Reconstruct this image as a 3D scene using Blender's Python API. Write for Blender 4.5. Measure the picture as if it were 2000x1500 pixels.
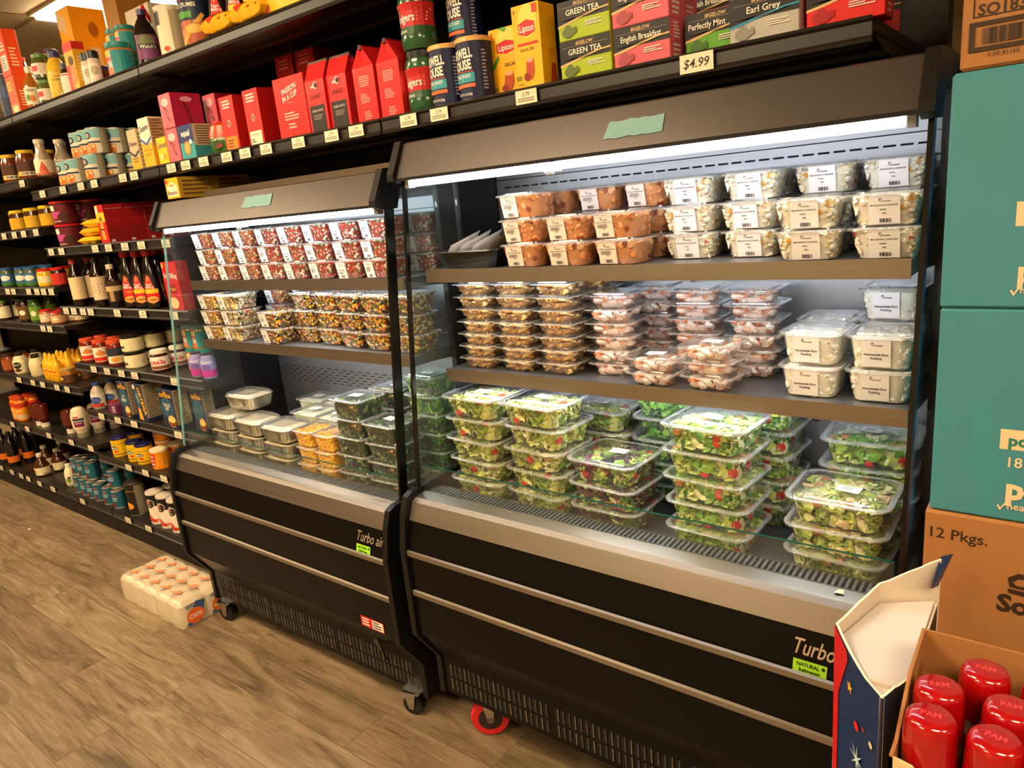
import bpy, math, random
import numpy as np
from mathutils import Vector, Matrix

for _o in list(bpy.data.objects): bpy.data.objects.remove(_o)
SC = bpy.context.scene
COL = SC.collection
# ------------------------------------------------------------------ camera
EYE = (0.0, 0.0, 1.6)
ROT = ((0.79311708, -0.07974275, 0.60382646), (0.60167777, 0.25656121, -0.75641272), (-0.09460002, 0.96323281, 0.25146252))
FPX = 1400.85
cd = bpy.data.cameras.new('camera'); cam = bpy.data.objects.new('camera', cd); COL.objects.link(cam)
cd.sensor_width = 36; cd.lens = FPX / 2000 * 36; cd.clip_start = .05; cd.clip_end = 60
cam.matrix_world = Matrix.Translation(EYE) @ Matrix(ROT).to_4x4()
SC.camera = cam
# ------------------------------------------------------------------ world, exposure
W = bpy.data.worlds.new('world'); SC.world = W; W.use_nodes = True
W.node_tree.nodes['Background'].inputs[0].default_value = (1.0, .80, .58, 1)
W.node_tree.nodes['Background'].inputs[1].default_value = .05
SC.view_settings.view_transform = 'Standard'; SC.view_settings.look = 'None'
SC.view_settings.exposure = 0.0; SC.view_settings.gamma = 1; SC.view_settings.use_curve_mapping = False
SC.cycles.transparent_max_bounces = 48
SC.cycles.max_bounces = 8
SC.cycles.caustics_reflective = False; SC.cycles.caustics_refractive = False
L_CEIL = 38.0      # ceiling panels
L_HOOD = 27.0      # LED tubes under the hoods
L_SHELF = 34.0      # LED tubes under the shelves
WARM = (1.0, .76, .47); COOL = (.90, .94, 1.0)

def proj(P):
    q = np.array(ROT).T @ (np.array(P, float) - np.array(EYE))
    return 1000 - q[0] * FPX / q[2], 750 + q[1] * FPX / q[2]
def xat(px, Y, z):
    "x of the point of the line (Y, z) that is seen at picture column px"
    lo, hi = -14, 4
    for _ in range(40):
        m = (lo + hi) / 2
        if proj((m, Y, z))[0] < px: lo = m
        else: hi = m
    return lo

# ------------------------------------------------------------------ materials
def lin(h):
    h = h.lstrip('#'); c = [int(h[i:i + 2], 16) / 255 for i in (0, 2, 4)]
    return tuple(x / 12.92 if x < .04045 else ((x + .055) / 1.055) ** 2.4 for x in c)
MATS = {}
def new_mat(key):
    m = bpy.data.materials.new(key); m.use_nodes = True; MATS[key] = m
    nt = m.node_tree; nt.nodes.clear()
    out = nt.nodes.new('ShaderNodeOutputMaterial')
    return m, nt, out
def nd(nt, t, **kw):
    n = nt.nodes.new(t)
    for k, v in kw.items():
        if k.startswith('i_'): n.inputs[int(k[2:]) if k[2:].isdigit() else k[2:].replace('_', ' ')].default_value = v
        else: setattr(n, k, v)
    return n
def pm(color, rough=.5, metal=0, var=.12, scale=30, bump=0, bscale=200, spec=.5, emit=0, coat=0, sss=0):
    "procedural painted/paper/plastic surface: colour with a little noise"
    key = f'{color}_{rough}_{metal}_{var}_{scale}_{bump}_{bscale}_{spec}_{emit}_{coat}'
    if key in MATS: return MATS[key]
    m, nt, out = new_mat(key)
    b = nd(nt, 'ShaderNodeBsdfPrincipled'); c = lin(color) + (1,)
    b.inputs['Roughness'].default_value = rough; b.inputs['Metallic'].default_value = metal
    b.inputs['Specular IOR Level'].default_value = spec; b.inputs['Coat Weight'].default_value = coat
    if var:
        tc = nd(nt, 'ShaderNodeTexCoord'); no = nd(nt, 'ShaderNodeTexNoise'); no.inputs['Scale'].default_value = scale; no.inputs['Detail'].default_value = 3
        nt.links.new(tc.outputs['Object'], no.inputs['Vector'])
        mr = nd(nt, 'ShaderNodeMapRange'); mr.inputs['To Min'].default_value = 1 - var; mr.inputs['To Max'].default_value = 1 + var
        nt.links.new(no.outputs['Fac'], mr.inputs['Value'])
        hs = nd(nt, 'ShaderNodeHueSaturation'); hs.inputs['Color'].default_value = c
        nt.links.new(mr.outputs[0], hs.inputs['Value']); nt.links.new(hs.outputs[0], b.inputs['Base Color'])
        if bump:
            n2 = nd(nt, 'ShaderNodeTexNoise'); n2.inputs['Scale'].default_value = bscale; n2.inputs['Detail'].default_value = 4
            nt.links.new(tc.outputs['Object'], n2.inputs['Vector'])
            bp = nd(nt, 'ShaderNodeBump'); bp.inputs['Strength'].default_value = bump; bp.inputs['Distance'].default_value = .003
            nt.links.new(n2.outputs['Fac'], bp.inputs['Height']); nt.links.new(bp.outputs[0], b.inputs['Normal'])
    else: b.inputs['Base Color'].default_value = c
    if emit:
        b.inputs['Emission Color'].default_value = c; b.inputs['Emission Strength'].default_value = emit
    nt.links.new(b.outputs[0], out.inputs[0])
    return m
def P(h): return pm(h, .45, var=.06, spec=.35)            # printed card / label
def clear(key, tint=(.97, .98, .98), rough=.08, haze=.05, k=1.0, ior=1.5):
    "thin clear sheet: transparent with a Fresnel gloss and a trace of haze"
    if key in MATS: return MATS[key]
    m, nt, out = new_mat(key)
    tr = nd(nt, 'ShaderNodeBsdfTransparent'); tr.inputs[0].default_value = tint + (1,)
    gl = nd(nt, 'ShaderNodeBsdfGlossy'); gl.inputs['Roughness'].default_value = rough
    df = nd(nt, 'ShaderNodeBsdfDiffuse'); df.inputs[0].default_value = (.9, .93, .93, 1)
    fr = nd(nt, 'ShaderNodeLayerWeight'); fr.inputs[0].default_value = .5       # facing: same from both sides of the sheet
    pw = nd(nt, 'ShaderNodeMath', operation='POWER'); pw.inputs[1].default_value = 4.0; nt.links.new(fr.outputs['Facing'], pw.inputs[0])
    mu = nd(nt, 'ShaderNodeMath', operation='MULTIPLY_ADD'); mu.inputs[1].default_value = .8 * k; mu.inputs[2].default_value = .045 * k; mu.use_clamp = True
    no = nd(nt, 'ShaderNodeTexNoise'); no.inputs['Scale'].default_value = 60
    mh = nd(nt, 'ShaderNodeMath', operation='MULTIPLY'); mh.inputs[1].default_value = haze * 2
    m1 = nd(nt, 'ShaderNodeMixShader'); m2 = nd(nt, 'ShaderNodeMixShader')
    nt.links.new(no.outputs['Fac'], mh.inputs[0]); nt.links.new(mh.outputs[0], m1.inputs[0])
    nt.links.new(tr.outputs[0], m1.inputs[1]); nt.links.new(df.outputs[0], m1.inputs[2])
    nt.links.new(pw.outputs[0], mu.inputs[0]); nt.links.new(mu.outputs[0], m2.inputs[0])
    nt.links.new(m1.outputs[0], m2.inputs[1]); nt.links.new(gl.outputs[0], m2.inputs[2])
    nt.links.new(m2.outputs[0], out.inputs[0])
    return m
def emis(key, color, s):
    if key in MATS: return MATS[key]
    m, nt, out = new_mat(key)
    e = nd(nt, 'ShaderNodeEmission'); e.inputs[0].default_value = color + (1,); e.inputs[1].default_value = s
    nt.links.new(e.outputs[0], out.inputs[0]); return m
def brushed(key, color, rough=.32, sx=2, sy=400, sz=400, metal=1.0):
    if key in MATS: return MATS[key]
    m, nt, out = new_mat(key)
    b = nd(nt, 'ShaderNodeBsdfPrincipled'); b.inputs['Metallic'].default_value = metal
    tc = nd(nt, 'ShaderNodeTexCoord'); mp = nd(nt, 'ShaderNodeMapping'); mp.inputs['Scale'].default_value = (sx, sy, sz)
    no = nd(nt, 'ShaderNodeTexNoise'); no.inputs['Scale'].default_value = 1
    nt.links.new(tc.outputs['Object'], mp.inputs[0]); nt.links.new(mp.outputs[0], no.inputs['Vector'])
    cr = nd(nt, 'ShaderNodeMixRGB'); cr.inputs[1].default_value = tuple(x * .82 for x in color) + (1,); cr.inputs[2].default_value = color + (1,)
    nt.links.new(no.outputs['Fac'], cr.inputs[0]); nt.links.new(cr.outputs[0], b.inputs['Base Color'])
    mr = nd(nt, 'ShaderNodeMapRange'); mr.inputs['To Min'].default_value = rough * .8; mr.inputs['To Max'].default_value = rough * 1.3
    nt.links.new(no.outputs['Fac'], mr.inputs[0]); nt.links.new(mr.outputs[0], b.inputs['Roughness'])
    nt.links.new(b.outputs[0], out.inputs[0]); return m

def floor_mat():
    m, nt, out = new_mat('vinyl_planks')
    b = nd(nt, 'ShaderNodeBsdfPrincipled'); L = nt.links.new
    tc = nd(nt, 'ShaderNodeTexCoord')
    br = nd(nt, 'ShaderNodeTexBrick'); br.offset = .37; br.inputs['Scale'].default_value = 1
    br.inputs['Brick Width'].default_value = 1.22; br.inputs['Row Height'].default_value = .18
    br.inputs['Mortar Size'].default_value = .0012; br.inputs['Mortar Smooth'].default_value = .3; br.inputs['Bias'].default_value = 0
    br.inputs['Color1'].default_value = (0, 0, 0, 1); br.inputs['Color2'].default_value = (1, 1, 1, 1); br.inputs['Mortar'].default_value = (.5, .5, .5, 1)
    L(tc.outputs['Object'], br.inputs['Vector'])
    sc = nd(nt, 'ShaderNodeVectorMath', operation='SCALE'); sc.inputs['Scale'].default_value = 7.3; L(br.outputs['Color'], sc.inputs[0])
    ad = nd(nt, 'ShaderNodeVectorMath', operation='ADD'); L(tc.outputs['Object'], ad.inputs[0]); L(sc.outputs[0], ad.inputs[1])
    mp = nd(nt, 'ShaderNodeMapping'); mp.inputs['Scale'].default_value = (1.0, 6.5, 1); L(ad.outputs[0], mp.inputs[0])
    n1 = nd(nt, 'ShaderNodeTexNoise'); n1.inputs['Scale'].default_value = 2.2; n1.inputs['Detail'].default_value = 8; n1.inputs['Roughness'].default_value = .62; n1.inputs['Distortion'].default_value = 1.5
    L(mp.outputs[0], n1.inputs['Vector'])
    mp2 = nd(nt, 'ShaderNodeMapping'); mp2.inputs['Scale'].default_value = (5, 110, 1); L(ad.outputs[0], mp2.inputs[0])
    n2 = nd(nt, 'ShaderNodeTexNoise'); n2.inputs['Scale'].default_value = 2; n2.inputs['Detail'].default_value = 5; L(mp2.outputs[0], n2.inputs['Vector'])
    mx = nd(nt, 'ShaderNodeMath', operation='MULTIPLY_ADD'); mx.inputs[1].default_value = .34; L(n2.outputs['Fac'], mx.inputs[0]); 
    m0 = nd(nt, 'ShaderNodeMath', operation='MULTIPLY'); m0.inputs[1].default_value = .71; L(n1.outputs['Fac'], m0.inputs[0]); L(m0.outputs[0], mx.inputs[2])
    cr = nd(nt, 'ShaderNodeValToRGB'); e = cr.color_ramp.elements
    e[0].position = .34; e[0].color = lin('4c3e2c') + (1,); e[1].position = .70; e[1].color = lin('9a856b') + (1,)
    k = e.new(.5); k.color = lin('776449') + (1,)
    L(mx.outputs[0], cr.inputs[0])
    sx = nd(nt, 'ShaderNodeSeparateColor'); L(br.outputs['Color'], sx.inputs[0])
    mr = nd(nt, 'ShaderNodeMapRange'); mr.inputs['To Min'].default_value = .80; mr.inputs['To Max'].default_value = 1.18; L(sx.outputs[0], mr.inputs[0])
    hs = nd(nt, 'ShaderNodeHueSaturation'); L(mr.outputs[0], hs.inputs['Value']); L(cr.outputs[0], hs.inputs['Color'])
    mm = nd(nt, 'ShaderNodeMixRGB'); L(br.outputs['Fac'], mm.inputs[0]); L(hs.outputs[0], mm.inputs[1]); mm.inputs[2].default_value = lin('50412f') + (1,)
    L(mm.outputs[0], b.inputs['Base Color']); b.inputs['Roughness'].default_value = .42
    bp = nd(nt, 'ShaderNodeBump'); bp.inputs['Strength'].default_value = .25; bp.inputs['Distance'].default_value = .002; L(mx.outputs[0], bp.inputs['Height']); L(bp.outputs[0], b.inputs['Normal'])
    L(b.outputs[0], out.inputs[0]); return m

BLACK = pm('070606', .36, var=.1, spec=.18); BLACKM = pm('0f0c0b', .5, var=.15, spec=.3); SHELFM = pm('1c1713', .4, var=.12, spec=.6)
HOODM = pm('5e5855', .36, metal=.8, var=.05, scale=6); DARKIN = pm('16171c', .35, var=.1)
STEEL = brushed('steel', (.44, .40, .35), .34); STEEL2 = brushed('steel_inner', (.36, .38, .41), .46)
CHROME = pm('c8c4bc', .18, 1, var=.05); SLOT = pm('050505', .8, var=.05); WHITE = P('f2efe8')
PET = clear('clear_plastic', haze=.03, rough=.1, k=1.2); PETLID = clear('clear_lid', haze=.05, rough=.12, k=1.5); PETRIM = clear('clear_rim', haze=.22, rough=.16, k=2.0)  # rim: extra white haze puts edge highlights into the plastic
GLASS = clear('glass_pane', (.94, .975, .96), .01, .012, .6, 1.5)
GREDGE = pm('12483c', .15, var=.05); KRAFT = pm('a06c38', .7, var=.07, bump=.15, bscale=60); KRAFTL = pm('cfa368', .7, var=.07)
TEALC = pm('3c8490', .6, var=.07, scale=5)

# ------------------------------------------------------------------ mesh builder
_TC = {}
def text_geo(s, bold=0.0, shear=0.0):
    k = (s, bold, shear)
    if k not in _TC:
        cu = bpy.data.curves.new('t', 'FONT'); cu.body = s; cu.size = 1; cu.resolution_u = 2; cu.offset = bold; cu.shear = shear
        o = bpy.data.objects.new('t', cu); COL.objects.link(o)
        me = bpy.data.meshes.new_from_object(o.evaluated_get(bpy.context.evaluated_depsgraph_get()))
        v = np.array([tuple(p.co)[:2] for p in me.vertices] or [(0, 0)]); f = [tuple(p.vertices) for p in me.polygons]
        bpy.data.objects.remove(o); bpy.data.curves.remove(cu); bpy.data.meshes.remove(me)
        lo, hi = v.min(0), v.max(0)
        _TC[k] = (v - [(lo[0] + hi[0]) / 2, 0], f, max(hi[0] - lo[0], .01))
    return _TC[k]

class MB:
    def __init__(s): s.V = []; s.F = []; s.M = []; s.S = []; s.mats = []
    def slot(s, m):
        if isinstance(m, str): m = P(m)
        if m not in s.mats: s.mats.append(m)
        return s.mats.index(m)
    def add(s, V, F, m, smooth=False):
        n = len(s.V); s.V.extend(map(tuple, V)); k = s.slot(m)
        for f in F: s.F.append(tuple(i + n for i in f)); s.M.append(k); s.S.append(smooth)
        return s
    def box(s, x0, x1, y0, y1, z0, z1, m, bev=0):
        if not bev:
            V = [(x, y, z) for z in (z0, z1) for y in (y0, y1) for x in (x0, x1)]
            return s.add(V, [(0, 2, 3, 1), (4, 5, 7, 6), (0, 1, 5, 4), (2, 6, 7, 3), (0, 4, 6, 2), (1, 3, 7, 5)], m)
        b = bev; V = []; 
        for z, q in ((z0, b), (z0 + b, 0), (z1 - b, 0), (z1, b)):
            for x, y in ((x0 + b, y0 + q), (x1 - b, y0 + q), (x1 - q, y0 + b), (x1 - q, y1 - b), (x1 - b, y1 - q), (x0 + b, y1 - q), (x0 + q, y1 - b), (x0 + q, y0 + b)): V.append((x, y, z))
        F = [tuple(range(7, -1, -1)), tuple(range(24, 32))]
        for r in range(3):
            for i in range(8): j = (i + 1) % 8; F.append((r * 8 + i, r * 8 + j, r * 8 + 8 + j, r * 8 + 8 + i))
        return s.add(V, F, m)
    def prism(s, pts, x0, x1, m, cap=True):
        "outline in (y, z), extruded along x"
        n = len(pts); V = [(x0, y, z) for y, z in pts] + [(x1, y, z) for y, z in pts]
        F = [(i, (i + 1) % n, n + (i + 1) % n, n + i) for i in range(n)]
        if cap: F += [tuple(range(n - 1, -1, -1)), tuple(range(n, 2 * n))]
        return s.add(V, F, m)
    def zprism(s, pts, z0, z1, m):
        n = len(pts); V = [(x, y, z0) for x, y in pts] + [(x, y, z1) for x, y in pts]
        return s.add(V, [(i, (i + 1) % n, n + (i + 1) % n, n + i) for i in range(n)] + [tuple(range(n - 1, -1, -1)), tuple(range(n, 2 * n))], m)
    def lathe(s, prof, m, c=(0, 0), n=20, capb=True, capt=True, sq=0.0, squash=1.0):
        "outline (r, z) turned round the z axis; sq > 0 makes it squarish"
        V = []; 
        for r, z in prof:
            for i in range(n):
                a = 2 * math.pi * (i + .5) / n; k = 1
                if sq:
                    ca, sa = abs(math.cos(a)), abs(math.sin(a)); k = (1 - sq) + sq / max(ca, sa)
                V.append((c[0] + r * k * math.cos(a), c[1] + r * k * math.sin(a) * squash, z))
        F = [(j * n + i, j * n + (i + 1) % n, (j + 1) * n + (i + 1) % n, (j + 1) * n + i) for j in range(len(prof) - 1) for i in range(n)]
        s.add(V, F, m, True)
        k = len(s.V) - len(V)
        if capb: s.F.append(tuple(k + i for i in range(n - 1, -1, -1))); s.M.append(s.slot(m)); s.S.append(False)
        if capt: s.F.append(tuple(len(s.V) - n + i for i in range(n))); s.M.append(s.slot(m)); s.S.append(False)
        return s
    def rr(s, lev, m, cap=(True, True), seg=4, cx=0, cy=0, rib=0):
        "rounded-rectangle loft: lev = (z, half width, half depth, corner radius)"
        V = []; n = 0
        for z, hw, hd, r in lev:
            ring = []
            for q, (sx, sy) in enumerate(((1, -1), (1, 1), (-1, 1), (-1, -1))):
                ax, ay = sx * (hw - r), sy * (hd - r)
                for k in range(seg + 1):
                    a = math.pi / 2 * (q - 1 + k / seg); ring.append((ax + r * math.cos(a), ay + r * math.sin(a)))
            out = []
            if rib:
                for i, p in enumerate(ring):
                    q2 = ring[(i + 1) % len(ring)]; d = math.dist(p, q2); k = max(1, int(d / rib)) if d > rib * 2 else 1
                    out += [(p[0] + (q2[0] - p[0]) * t / k, p[1] + (q2[1] - p[1]) * t / k) for t in range(k)]
                if not hasattr(s, '_rk'): s._rk = len(out)
                if len(out) != s._rk: out = out[:s._rk] + [out[-1]] * (s._rk - len(out))
            else: out = ring
            n = len(out); V += [(cx + x, cy + y, z) for x, y in out]
        F = [(j * n + i, j * n + (i + 1) % n, (j + 1) * n + (i + 1) % n, (j + 1) * n + i) for j in range(len(lev) - 1) for i in range(n)]
        if cap[0]: F.append(tuple(range(n - 1, -1, -1)))
        if cap[1]: F.append(tuple(range((len(lev) - 1) * n, len(lev) * n)))
        return s.add(V, F, m, True)
    def tube(s, path, r, m, n=6, taper=None):
        V = []; path = [Vector(p) for p in path]
        for i, p in enumerate(path):
            d = (path[min(i + 1, len(path) - 1)] - path[max(i - 1, 0)]).normalized()
            a = d.cross(Vector((0, 0, 1)) if abs(d.z) < .9 else Vector((1, 0, 0))).normalized(); b = d.cross(a)
            rr = r * (taper[i] if taper else 1)
            V += [tuple(p + a * rr * math.cos(2 * math.pi * k / n) + b * rr * math.sin(2 * math.pi * k / n)) for k in range(n)]
        L = len(path)
        F = [(j * n + i, (j + 1) * n + i, (j + 1) * n + (i + 1) % n, j * n + (i + 1) % n) for j in range(L - 1) for i in range(n)] + [tuple(range(n)), tuple(range((L - 1) * n + n - 1, (L - 1) * n - 1, -1))]
        return s.add(V, F, m, True)
    def disc(s, c, nrm, r, m, n=20, r2=None):
        nv = Vector(nrm).normalized(); a = nv.cross(Vector((0, 0, 1)) if abs(nv.z) < .9 else Vector((1, 0, 0))).normalized(); b = nv.cross(a)
        V = [tuple(Vector(c) + a * r * math.cos(2 * math.pi * k / n) + b * (r2 or r) * math.sin(2 * math.pi * k / n)) for k in range(n)]
        return s.add(V, [tuple(range(n))], m)
    # printed matter on a surface: sf(u, v, off) -> point, aspect = width / height
    def deco(s, sf, items, curved=False):
        Wd, Hd, fn = sf
        for k, it in enumerate(items):
            off = .0004 + .00025 * k; t = it[0]
            if curved and t in 'rep':       # cut into strips that follow the bend
                if t == 'r': _, u0, v0, u1, v1, c = it; pts = [(u0, v0), (u1, v0), (u1, v1), (u0, v1)]
                elif t == 'e': _, cu, cv, ru, rv, c = it; pts = [(cu + ru * math.cos(math.pi * i / 10), cv + rv * math.sin(math.pi * i / 10)) for i in range(20)]
                else: _, pts, c = it
                lo, hi = min(p[1] for p in pts), max(p[1] for p in pts); nv = max(1, min(10, int((hi - lo) * Hd / .009) + (0 if t == 'r' else 6)))
                rows = []
                for j in range(nv + 1):
                    v = lo + (hi - lo) * min(.998, max(.002, j / nv)); xs = []
                    for q in range(len(pts)):
                        (a0, b0), (a1, b1) = pts[q], pts[(q + 1) % len(pts)]
                        if (b0 <= v < b1) or (b1 <= v < b0): xs.append(a0 + (a1 - a0) * (v - b0) / (b1 - b0))
                    if xs: rows.append((v, min(xs), max(xs)))
                nu = max(1, int(max(r[2] - r[1] for r in rows) * 10)) + 1 if rows else 1
                V = [fn(r[1] + (r[2] - r[1]) * i / nu, r[0], off) for r in rows for i in range(nu + 1)]
                s.add(V, [(j * (nu + 1) + i, j * (nu + 1) + i + 1, (j + 1) * (nu + 1) + i + 1, (j + 1) * (nu + 1) + i) for j in range(len(rows) - 1) for i in range(nu)], c)
            elif t == 'r':
                _, u0, v0, u1, v1, c = it; n = max(1, int(abs(u1 - u0) * 12)) if curved else 1
                V = [fn(u0 + (u1 - u0) * i / n, v, off) for i in range(n + 1) for v in (v0, v1)]
                s.add(V, [(2 * i, 2 * i + 2, 2 * i + 3, 2 * i + 1) for i in range(n)], c)
            elif t == 'e':
                _, cu, cv, ru, rv, c = it; n = 18
                V = [fn(cu, cv, off)] + [fn(cu + ru * math.cos(2 * math.pi * i / n), cv + rv * math.sin(2 * math.pi * i / n), off) for i in range(n)]
                s.add(V, [(0, 1 + i, 1 + (i + 1) % n) for i in range(n)], c)
            elif t == 'p':
                _, pts, c = it; s.add([fn(u, v, off) for u, v in pts], [tuple(range(len(pts)))], c)
            elif t == 'l':
                _, u0, v0, u1, v1, n, c = it; rg = random.Random(k * 7 + n); h = (v1 - v0) / (n * 2 - 1)
                for i in range(n):
                    ue = u0 + (u1 - u0) * rg.uniform(.6, 1); vv = v0 + 2 * i * h
                    s.add([fn(u0, vv, off), fn(ue, vv, off), fn(ue, vv + h, off), fn(u0, vv + h, off)], [(0, 1, 2, 3)], c)
            elif t == 'b':
                _, u0, v0, u1, v1, c = it; rg = random.Random(9); n = 26; w = (u1 - u0) / n
                for i in range(n):
                    if rg.random() < .62: x = u0 + i * w; s.add([fn(x, v0, off), fn(x + w * .8, v0, off), fn(x + w * .8, v1, off), fn(x, v1, off)], [(0, 1, 2, 3)], c)
            elif t == 't':
                _, txt, cu, cv, h, c = it[:6]; o = it[6] if len(it) > 6 else {}
                v, f, w = text_geo(txt, o.get('b', .012), o.get('sh', 0)); sc = h * Hd / .73
                if 'w' in o and w * sc > o['w'] * Wd: sx = o['w'] * Wd / w
                else: sx = sc
                if o.get('fit'): sx = o['w'] * Wd / w
                a = math.radians(o.get('rot', 0)); ca, sa = math.cos(a), math.sin(a); V = []
                for x, y in v:
                    X, Y = x * sx, (y - .36) * sc
                    V.append(fn(cu + (X * ca - Y * sa) / Wd, cv + (X * sa + Y * ca) / Hd, off))
                s.add(V, f, c)
            elif t == 's':
                _, cu, cv, r, n, c = it; V = []
                for i in range(2 * n):
                    q = r if i % 2 == 0 else r * (.42 if n == 5 else .2); a = math.pi / 2 + math.pi * i / n
                    V.append(fn(cu + q * math.cos(a) / Wd, cv + q * math.sin(a) / Hd, off))
                s.add([fn(cu, cv, off)] + V, [(0, 1 + i, 1 + (i + 1) % (2 * n)) for i in range(2 * n)], c)
        return s
    def mesh(s, name, auto=35):
        me = bpy.data.meshes.new(name); me.from_pydata(s.V, [], s.F)
        for m in s.mats: me.materials.append(m)
        me.polygons.foreach_set('material_index', s.M); me.polygons.foreach_set('use_smooth', s.S)
        if any(s.S): me.set_sharp_from_angle(angle=math.radians(auto))
        me.update(); return me
    def build(s, name, parent=None, loc=(0, 0, 0), rz=0, auto=35):
        return link(name, s.mesh(name, auto), parent, loc, rz)

def link(name, me, parent=None, loc=(0, 0, 0), rz=0):
    o = bpy.data.objects.new(name, me); COL.objects.link(o); o.parent = parent
    o.location = loc; o.rotation_euler = (0, 0, rz); return o
LABELS = {}
def tag(o, label=None, cat=None, group=None, kind=None):
    if label:
        n = len(label.split())
        if n < 4 or n > 16: print('LABEL LENGTH', n, label)
        if (label in LABELS): print('DUP LABEL', label)
        LABELS[label] = o; o['label'] = label
    if cat: o['category'] = cat
    if group: o['group'] = group
    if kind: o['kind'] = kind
    return o
def empty(name, loc=(0, 0, 0), rz=0):
    o = bpy.data.objects.new(name, None); COL.objects.link(o); o.location = loc; o.rotation_euler = (0, 0, rz); o.empty_display_size = .05; return o
# surfaces for printing on
def s_front(w, h, y): return (w, h, lambda u, v, o: ((u - .5) * w, y - o, v * h))
def s_right(d, h, x): return (d, h, lambda u, v, o: (x + o, (u - .5) * d, v * h))
def s_left(d, h, x): return (d, h, lambda u, v, o: (x - o, (.5 - u) * d, v * h))
def s_top(w, d, z): return (w, d, lambda u, v, o: ((u - .5) * w, (v - .5) * d, z + o))
def s_cyl(r, z0, z1, mid=-75, span=150, r1=None):
    r1 = r1 or r
    def fn(u, v, o):
        a = math.radians(mid + (u - .5) * span); q = r + (r1 - r) * v + o
        return (q * math.cos(a), q * math.sin(a), z0 + v * (z1 - z0))
    return (math.radians(span) * r, z1 - z0, fn)
# ================================================================== the room
def struct(o): o['kind'] = 'structure'; return o
CEIL = pm('e2d2b2', .8, var=.04)
mb = MB(); mb.box(-13, 5, -4, 9, -.05, 0, floor_mat()); struct(mb.build('floor'))
mb = MB(); mb.box(-13, 5, -4, 9, 2.9, 2.95, CEIL)
for i in range(15):
    x = -12.22 + i * 1.21; mb.box(x - .012, x + .012, -4, 9, 2.893, 2.9, 'a08a64')
for j in range(21):
    y = -3.97 + j * .605; mb.box(-13, 5, y - .012, y + .012, 2.895, 2.9, 'a08a64')
struct(mb.build('ceiling'))
WALLM = pm('c8b48c', .8, var=.05)
for nm, b in (('wall_back', (-13, 5, 9, 9.1)), ('wall_front', (-13, 5, -4.1, -4)), ('wall_left', (-13.1, -13, -4, 9)), ('wall_right', (5, 5.1, -4, 9))):
    mb = MB(); mb.box(*b, -.05, 2.95, WALLM); struct(mb.build(nm))
PANEL = emis('panel_light', WARM, L_CEIL)
# each ceiling panel is a light of its own: (x, y) of its near left corner
n = 0
for px_, py_, ds in ((-4.96, 2.03, 'seen through the gap above the orange carton'), (-2.54, -.39, 'over the aisle by the left cooler'), (.35, -.95, 'over the aisle by the right cooler'),
                     (-4.96, -.39, 'over the aisle by the open shelves'), (-7.38, -.39, 'over the far end of the aisle'), (-2.54, -2.2, 'over the customer side of the floor'),
                     (-9.0, 2.03, 'over the neighbouring aisle at the far end'), (2.3, -.39, 'over the end of the aisle')):
    t = tag(empty('ceiling_light', (px_ + .605, py_ + .3, 2.9)), 'warm glowing flat ceiling light panel ' + ds, 'ceiling light', 'ceiling light panels')
    mb = MB(); mb.box(-.605, .605, -.3, -.285, -.014, -.0005, 'd8c9a6'); mb.box(-.605, .605, .285, .3, -.014, -.0005, 'd8c9a6'); mb.box(-.605, -.59, -.285, .285, -.014, -.0005, 'd8c9a6'); mb.box(.59, .605, -.285, .285, -.014, -.0005, 'd8c9a6')
    mb.build('frame', t)
    mb = MB(); mb.box(-.584, .584, -.279, .279, -.034, -.001, PANEL, .006); mb.build('diffuser', t)

# ================================================================== gondola shelving
YF = 1.49; YB = 1.98
TAGS = {1: [45, 85, 125, 160, 186, 242, 264, 302, 337, 365, 400, 445, 481, 522, 585, 650, 698, 745, 800, 860, 1030],
        2: [10, 30, 48, 72, 102, 122, 188, 214, 246, 278, 326], 3: [17, 28, 58, 74, 87, 102, 131, 146, 164, 179, 231, 281, 342],
        4: [86, 99, 185, 211, 239, 265, 343], 5: [39, 66, 85, 113, 133, 156, 200, 232, 264, 350],
        6: [26, 55, 97, 141, 179, 253, 286, 322], 7: [4, 25, 43, 57, 79, 105, 163, 252, 292]}
ZU = [2.205, 1.845, 1.57, 1.275, .98, .725, .47, .14]; ZL = [2.205, 1.912, 1.672, 1.372, 1.172, .838, .515, .14]
def tag_mesh(price=None):
    mb = MB(); mb.box(-.031, .031, -.0012, 0, -.0155, .0155, 'efe3c4')
    f = s_front(.062, .031, -.0012); f = (f[0], f[1], lambda u, v, o, g=f[2]: tuple(np.array(g(u, v, o)) - (0, 0, .0155)))
    if price: mb.deco(f, [('t', price, .5, .5, .5, '2a2622', {'w': .8, 'sh': .2})])
    else: mb.deco(f, [('l', .1, .18, .9, .42, 2, '8a7f6c'), ('t', '2.79', .5, .7, .3, '6b5f50', {'w': .6})])
    return mb.mesh('price_tag')
TAGM = tag_mesh(); TAGP = tag_mesh('$4.99')
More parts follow.
